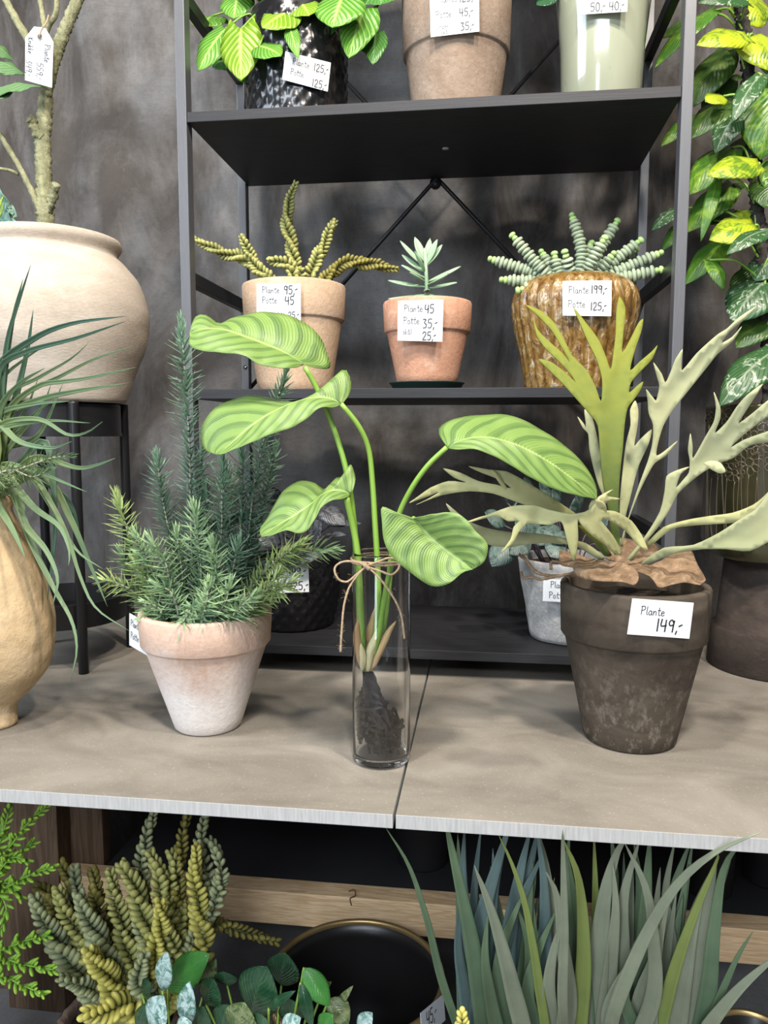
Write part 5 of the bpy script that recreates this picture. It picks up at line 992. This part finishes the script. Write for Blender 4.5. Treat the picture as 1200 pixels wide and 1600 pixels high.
# lime sedum at far left
T, c, s, zr_, r = floorpot('potted_sedum', 'bright lime green trailing sedum at the bottom left edge under the table', -95, 1480, -.22, 80, MAT['char'])
LS = [([(-50, 1400), (10, 1330), (40, 1290), (70, 1262)], .0), ([(-50, 1440), (0, 1395), (40, 1370), (80, 1355)], -.04), ([(-40, 1400), (-10, 1340), (8, 1290), (15, 1255)], .0), ([(-40, 1430), (0, 1360), (22, 1340), (40, 1345)], -.02), ([(-60, 1500), (0, 1485), (40, 1470), (74, 1462)], -.05), ([(-60, 1520), (0, 1500), (40, 1508), (82, 1515)], -.06), ([(-60, 1530), (0, 1525), (35, 1540), (66, 1552)], -.06), ([(-50, 1420), (-5, 1400), (10, 1420), (2, 1450)], -.03), ([(-40, 1380), (0, 1310), (-5, 1270)], .02), ([(-50, 1420), (5, 1380), (30, 1400)], -.01), ([(-40, 1400), (10, 1350), (50, 1318)], .03)]
for i, (pts, dy) in enumerate(LS):
    n = len(pts); q = [V((c.x, c.y, zr_-.02))]+[P(x, y, c.y+dy*(j+1)/n) for j, (x, y) in enumerate(pts)]
    mb = MB(); sedum(mb, q, .0165, .0085, .2, 0, .6, 2, 44, .34, i+60, .46); mb.build('stem', [MAT['lime_sedum'], MAT['petiole']], T)
# silver leaves and dark round leaves
def leafy(T, c, s, zr_, LV, thick=.0009):
    for i, (b, t, wd, dy, mk) in enumerate(LV):
        mb = MB(); B = P(b[0], b[1], c.y+dy); E_ = P(t[0], t[1], c.y+dy-.012); leaf(mb, B, E_, wd/s, (0, -.75, .65), .46, 12, 4, droop=.08, fold=.22); mb.build('leaf', MAT[mk], T, solid=thick)
        R0 = V((c.x+(B.x-c.x)*.4, c.y+dy*.4, zr_-.02)); mb = MB(); mb.tube(spl([R0, R0.lerp(B, .5)+V((0, -.01, .015)), B], 12), .0017, 6); mb.build('leaf_stalk', MAT['petiole'], T)
T, c, s, zr_, r = floorpot('potted_silver_vine', 'silver mottled vine beside the dark round leaves at the bottom under the table', 285, 1668, -.27, 62, MAT['char'])
leafy(T, c, s, zr_, [((254, 1548), (262, 1486), 30, -.03, 'silver'), ((290, 1602), (297, 1533), 32, -.05, 'silver'), ((236, 1606), (256, 1556), 44, -.05, 'silver'), ((262, 1545), (328, 1490), 52, .0, 'pep_green'), ((318, 1550), (338, 1498), 30, .02, 'pep_olive'), ((275, 1618), (300, 1598), 34, -.06, 'silver'), ((215, 1610), (232, 1566), 26, -.02, 'pep_dark'), ((310, 1620), (318, 1572), 44, -.03, 'pep_dark'), ((222, 1552), (236, 1536), 30, .02, 'pep_dark')])
T, c, s, zr_, r = floorpot('potted_peperomia', 'dark glossy round-leaved peperomia in front of the brass-rimmed planter at the bottom', 425, 1690, -.30, 56, MAT['char'])
leafy(T, c, s, zr_, [((392, 1585), (418, 1510), 74, -.02, 'pep_dark'), ((440, 1540), (446, 1488), 56, .03, 'pep_dark'), ((322, 1570), (335, 1530), 50, .02, 'pep_dark'), ((355, 1540), (350, 1518), 40, .03, 'pep_dark'), ((372, 1620), (382, 1566), 56, -.05, 'pep_olive'), ((475, 1512), (515, 1572), 34, -.02, 'pep_green'), ((470, 1535), (488, 1606), 20, -.03, 'pep_dark'), ((420, 1575), (462, 1548), 14, -.04, 'pep_dark'), ((515, 1560), (545, 1600), 36, -.01, 'pep_olive'), ((560, 1610), (582, 1582), 26, -.02, 'silver'), ((525, 1575), (552, 1540), 12, .0, 'pep_olive'), ((505, 1545), (518, 1534), 10, .0, 'pep_olive'), ((345, 1612), (358, 1570), 44, -.01, 'pep_dark'), ((405, 1612), (415, 1590), 40, -.06, 'pep_dark'), ((440, 1612), (470, 1590), 30, -.06, 'silver'), ((458, 1600), (452, 1560), 40, .0, 'pep_dark'), ((500, 1612), (520, 1585), 30, -.04, 'pep_green'), ((494, 1540), (490, 1515), 12, .01, 'silver')])
# strap-leaved grasses
def strap(name, label, cx, Y, blades, seed):
    c = V((P(cx, 1650, Y).x, Y, FZ)); T = thing(name, label, 'potted plant', c, None); z1 = -.47; r = .075
    mb = MB(); z = FZ+.0005; mb.lathe([(0, z), (r*.75, z), (r*.78, z+.004), (r*.99, z1-.005), (r, z1), (r*.95, z1), (r*.93, z1-.02), (0, z1-.02)], c, 48); mb.build('pot', MAT['char'], T); soil(T, c, z1-.015, r*.93)
    rr_ = random.Random(seed)
    for i in range(14):
        x0 = cx+rr_.uniform(-55, 75); x1_ = x0+rr_.uniform(-50, 60); ht = rr_.uniform(1300, 1420)
        blades = blades+[([(x0, 1640), ((x0*2+x1_)/3, 1540), ((x0+x1_*2)/3, (1540+ht)/2), (x1_, ht)], rr_.uniform(18, 28), rr_.choice(['grass_green', 'grass_blue' if seed == 1 else 'grass_grey', 'grass_green']), rr_.uniform(.02, .07))]
    for i, (pts, wd, mk, dy) in enumerate(blades):
        n = len(pts); b0 = pts[0]; root = V((c.x+max(-.055, min(.055, (P(b0[0], 1650, Y).x-c.x)*.4)), c.y+.04*math.sin(i*2.4), z1-.02))
        mb = MB(); q = [root]+[P(x, y, Y+dy*(j+1)/n) for j, (x, y) in enumerate(pts)]
        blade(mb, q, wd/1200*1.08, 26, fold=.28, taper=.55); mb.build('strap_leaf', MAT[mk], T, solid=.0008)
Bq, Gq, Yq, Lq = 'grass_blue', 'grass_green', 'grass_grey', 'grass_lime'
strap('potted_strap_leaf_plant', 'blue-green strap-leaved grass beside the brass-rimmed planter under the table', 772, -.27, [
 ([(728, 1640), (690, 1530), (668, 1440), (640, 1355), (602, 1292)], 12, Gq, -.14), ([(760, 1640), (742, 1500), (722, 1400), (700, 1300), (696, 1270)], 26, Gq, -.05), ([(765, 1600), (735, 1480), (724, 1380), (726, 1290)], 24, Bq, .02), ([(752, 1620), (740, 1480), (742, 1380), (752, 1290)], 20, Bq, .05), ([(790, 1640), (752, 1530), (750, 1450), (780, 1340), (800, 1280)], 30, Bq, .0), ([(800, 1640), (770, 1500), (770, 1400), (795, 1290)], 28, Bq, .03),
 ([(820, 1640), (800, 1540), (770, 1430), (741, 1352)], 26, Yq, -.09), ([(800, 1640), (790, 1520), (805, 1400), (830, 1290)], 30, Bq, .02), ([(850, 1640), (842, 1540), (822, 1420), (800, 1350), (777, 1300)], 14, Lq, -.07), ([(830, 1640), (815, 1500), (820, 1400), (842, 1290)], 30, Bq, .04), ([(812, 1640), (780, 1560), (785, 1480), (820, 1390)], 24, Gq, -.02), ([(770, 1640), (765, 1560), (800, 1440), (850, 1330)], 26, Bq, .02), ([(835, 1640), (850, 1500), (850, 1380), (838, 1290)], 24, Bq, .0), ([(845, 1650), (825, 1560), (836, 1500), (870, 1420)], 22, Gq, -.02), ([(740, 1640), (728, 1560), (716, 1480), (720, 1400)], 22, Bq, .03), ([(800, 1640), (822, 1560), (826, 1480), (806, 1410)], 22, Gq, .0), ([(785, 1650), (770, 1580), (758, 1500), (762, 1430)], 22, Gq, -.04)], 1)
strap('potted_strap_leaf_plant', 'tall grey-green strap-leaved grass under the right table board', 960, -.27, [
 ([(850, 1650), (866, 1560), (868, 1500), (856, 1370), (842, 1300)], 26, Yq, .02), ([(880, 1650), (888, 1560), (880, 1480), (870, 1400), (853, 1362)], 26, Yq, -.07), ([(905, 1650), (912, 1500), (905, 1380), (880, 1310)], 24, Lq, -.06), ([(882, 1600), (882, 1450), (880, 1340), (879, 1296)], 14, Yq, -.225), ([(925, 1650), (935, 1500), (945, 1400), (965, 1330), (985, 1300)], 32, Yq, -.03), ([(930, 1640), (932, 1480), (930, 1380), (928, 1300)], 18, Lq, .02), ([(940, 1640), (955, 1500), (962, 1420), (958, 1350)], 24, Yq, -.03), ([(965, 1650), (972, 1500), (975, 1400), (1000, 1310)], 26, Yq, -.01), ([(985, 1650), (1020, 1560), (1022, 1480), (1010, 1390), (975, 1315)], 22, Yq, -.09), ([(950, 1650), (960, 1580), (1010, 1460), (1060, 1380), (1120, 1330), (1188, 1301)], 18, Yq, -.235), ([(1000, 1650), (1005, 1520), (1010, 1400), (1016, 1300)], 30, Gq, .02), ([(1010, 1650), (1020, 1540), (1035, 1450), (1046, 1410)], 20, Yq, -.05), ([(1020, 1650), (1050, 1530), (1080, 1440), (1118, 1350), (1122, 1335)], 18, Lq, -.08), ([(1040, 1650), (1062, 1540), (1080, 1450), (1105, 1370)], 36, Yq, -.04), ([(1070, 1650), (1080, 1560), (1098, 1450), (1120, 1340)], 34, Yq, -.03), ([(1080, 1650), (1105, 1560), (1115, 1460), (1130, 1360), (1160, 1312)], 24, Gq, -.07), ([(1090, 1650), (1120, 1570), (1150, 1500), (1176, 1456)], 14, Gq, -.07), ([(1080, 1650), (1110, 1600), (1160, 1540), (1230, 1480)], 20, Yq, -.09), ([(900, 1640), (895, 1500), (885, 1380), (890, 1300)], 28, Gq, .05), ([(950, 1640), (945, 1500), (960, 1380), (955, 1300)], 28, Gq, .06), ([(1000, 1640), (990, 1520), (1000, 1400), (990, 1310)], 26, Gq, .06), ([(1030, 1640), (1040, 1500), (1050, 1400), (1080, 1310)], 26, Gq, .05), ([(1050, 1640), (1052, 1500), (1040, 1400), (1055, 1310)], 22, Yq, .04), ([(870, 1640), (858, 1560), (862, 1500), (880, 1430)], 24, Yq, -.05), ([(1000, 1640), (975, 1560), (985, 1500), (1010, 1440)], 20, Gq, -.04), ([(960, 1645), (950, 1590), (965, 1540), (1010, 1470)], 22, Yq, -.06), ([(920, 1650), (918, 1580), (916, 1500), (922, 1430)], 22, Gq, -.01), ([(1060, 1650), (1070, 1590), (1090, 1520), (1100, 1450)], 24, Gq, .0), ([(1095, 1640), (1100, 1540), (1110, 1440), (1145, 1330)], 22, Gq, .03), ([(985, 1650), (1000, 1560), (1020, 1500), (1030, 1430)], 24, Yq, -.02)], 2)
for cx, lab in ((722, 'small yellow-tipped stonecrop peeping up at the bottom beside the blue-green strap leaves'), ):
    T, c, s, zr_, r = floorpot('potted_stonecrop', lab, cx, 1690, -.40, 34, MAT['char'])
    mb = MB(); sedum(mb, [V((c.x, c.y, zr_-.02)), P(cx, 1650, -.40), P(cx, 1615, -.40), P(cx, 1591, -.40)], .016, .006, .3, 0, .6, 3, 30, .45, 4); mb.build('stem', [MAT['sedum_yellow'], MAT['sedum_stem']], T)
q = P(1178, 1622, -.33); c = V((q.x, -.33, FZ)); T = thing('brass_pot', 'brass-rimmed pot just showing at the bottom right corner', 'planter', c); rr = 62/S(q)
mb = MB(); mb.lathe([(0, FZ+.0005), (rr*.8, FZ+.0005), (rr*.82, FZ+.004), (rr*.97, q.z-.004), (rr*.93, q.z-.006), (rr*.78, FZ+.02), (0, FZ+.02)], c, 48); mb.build('pot', MAT['bowl_in'], T)
mb = MB(); mb.lathe([(rr*.93, q.z-.006), (rr*.94, q.z), (rr, q.z+.001), (rr*1.0, q.z-.006), (rr*.97, q.z-.008)], c, 48); mb.build('rim', MAT['gold'], T)
if 0:
    for o in bpy.data.objects:
        if o.parent is None and o.location.z < -.7: print('POT', o.name, [round(v, 3) for v in o.location])
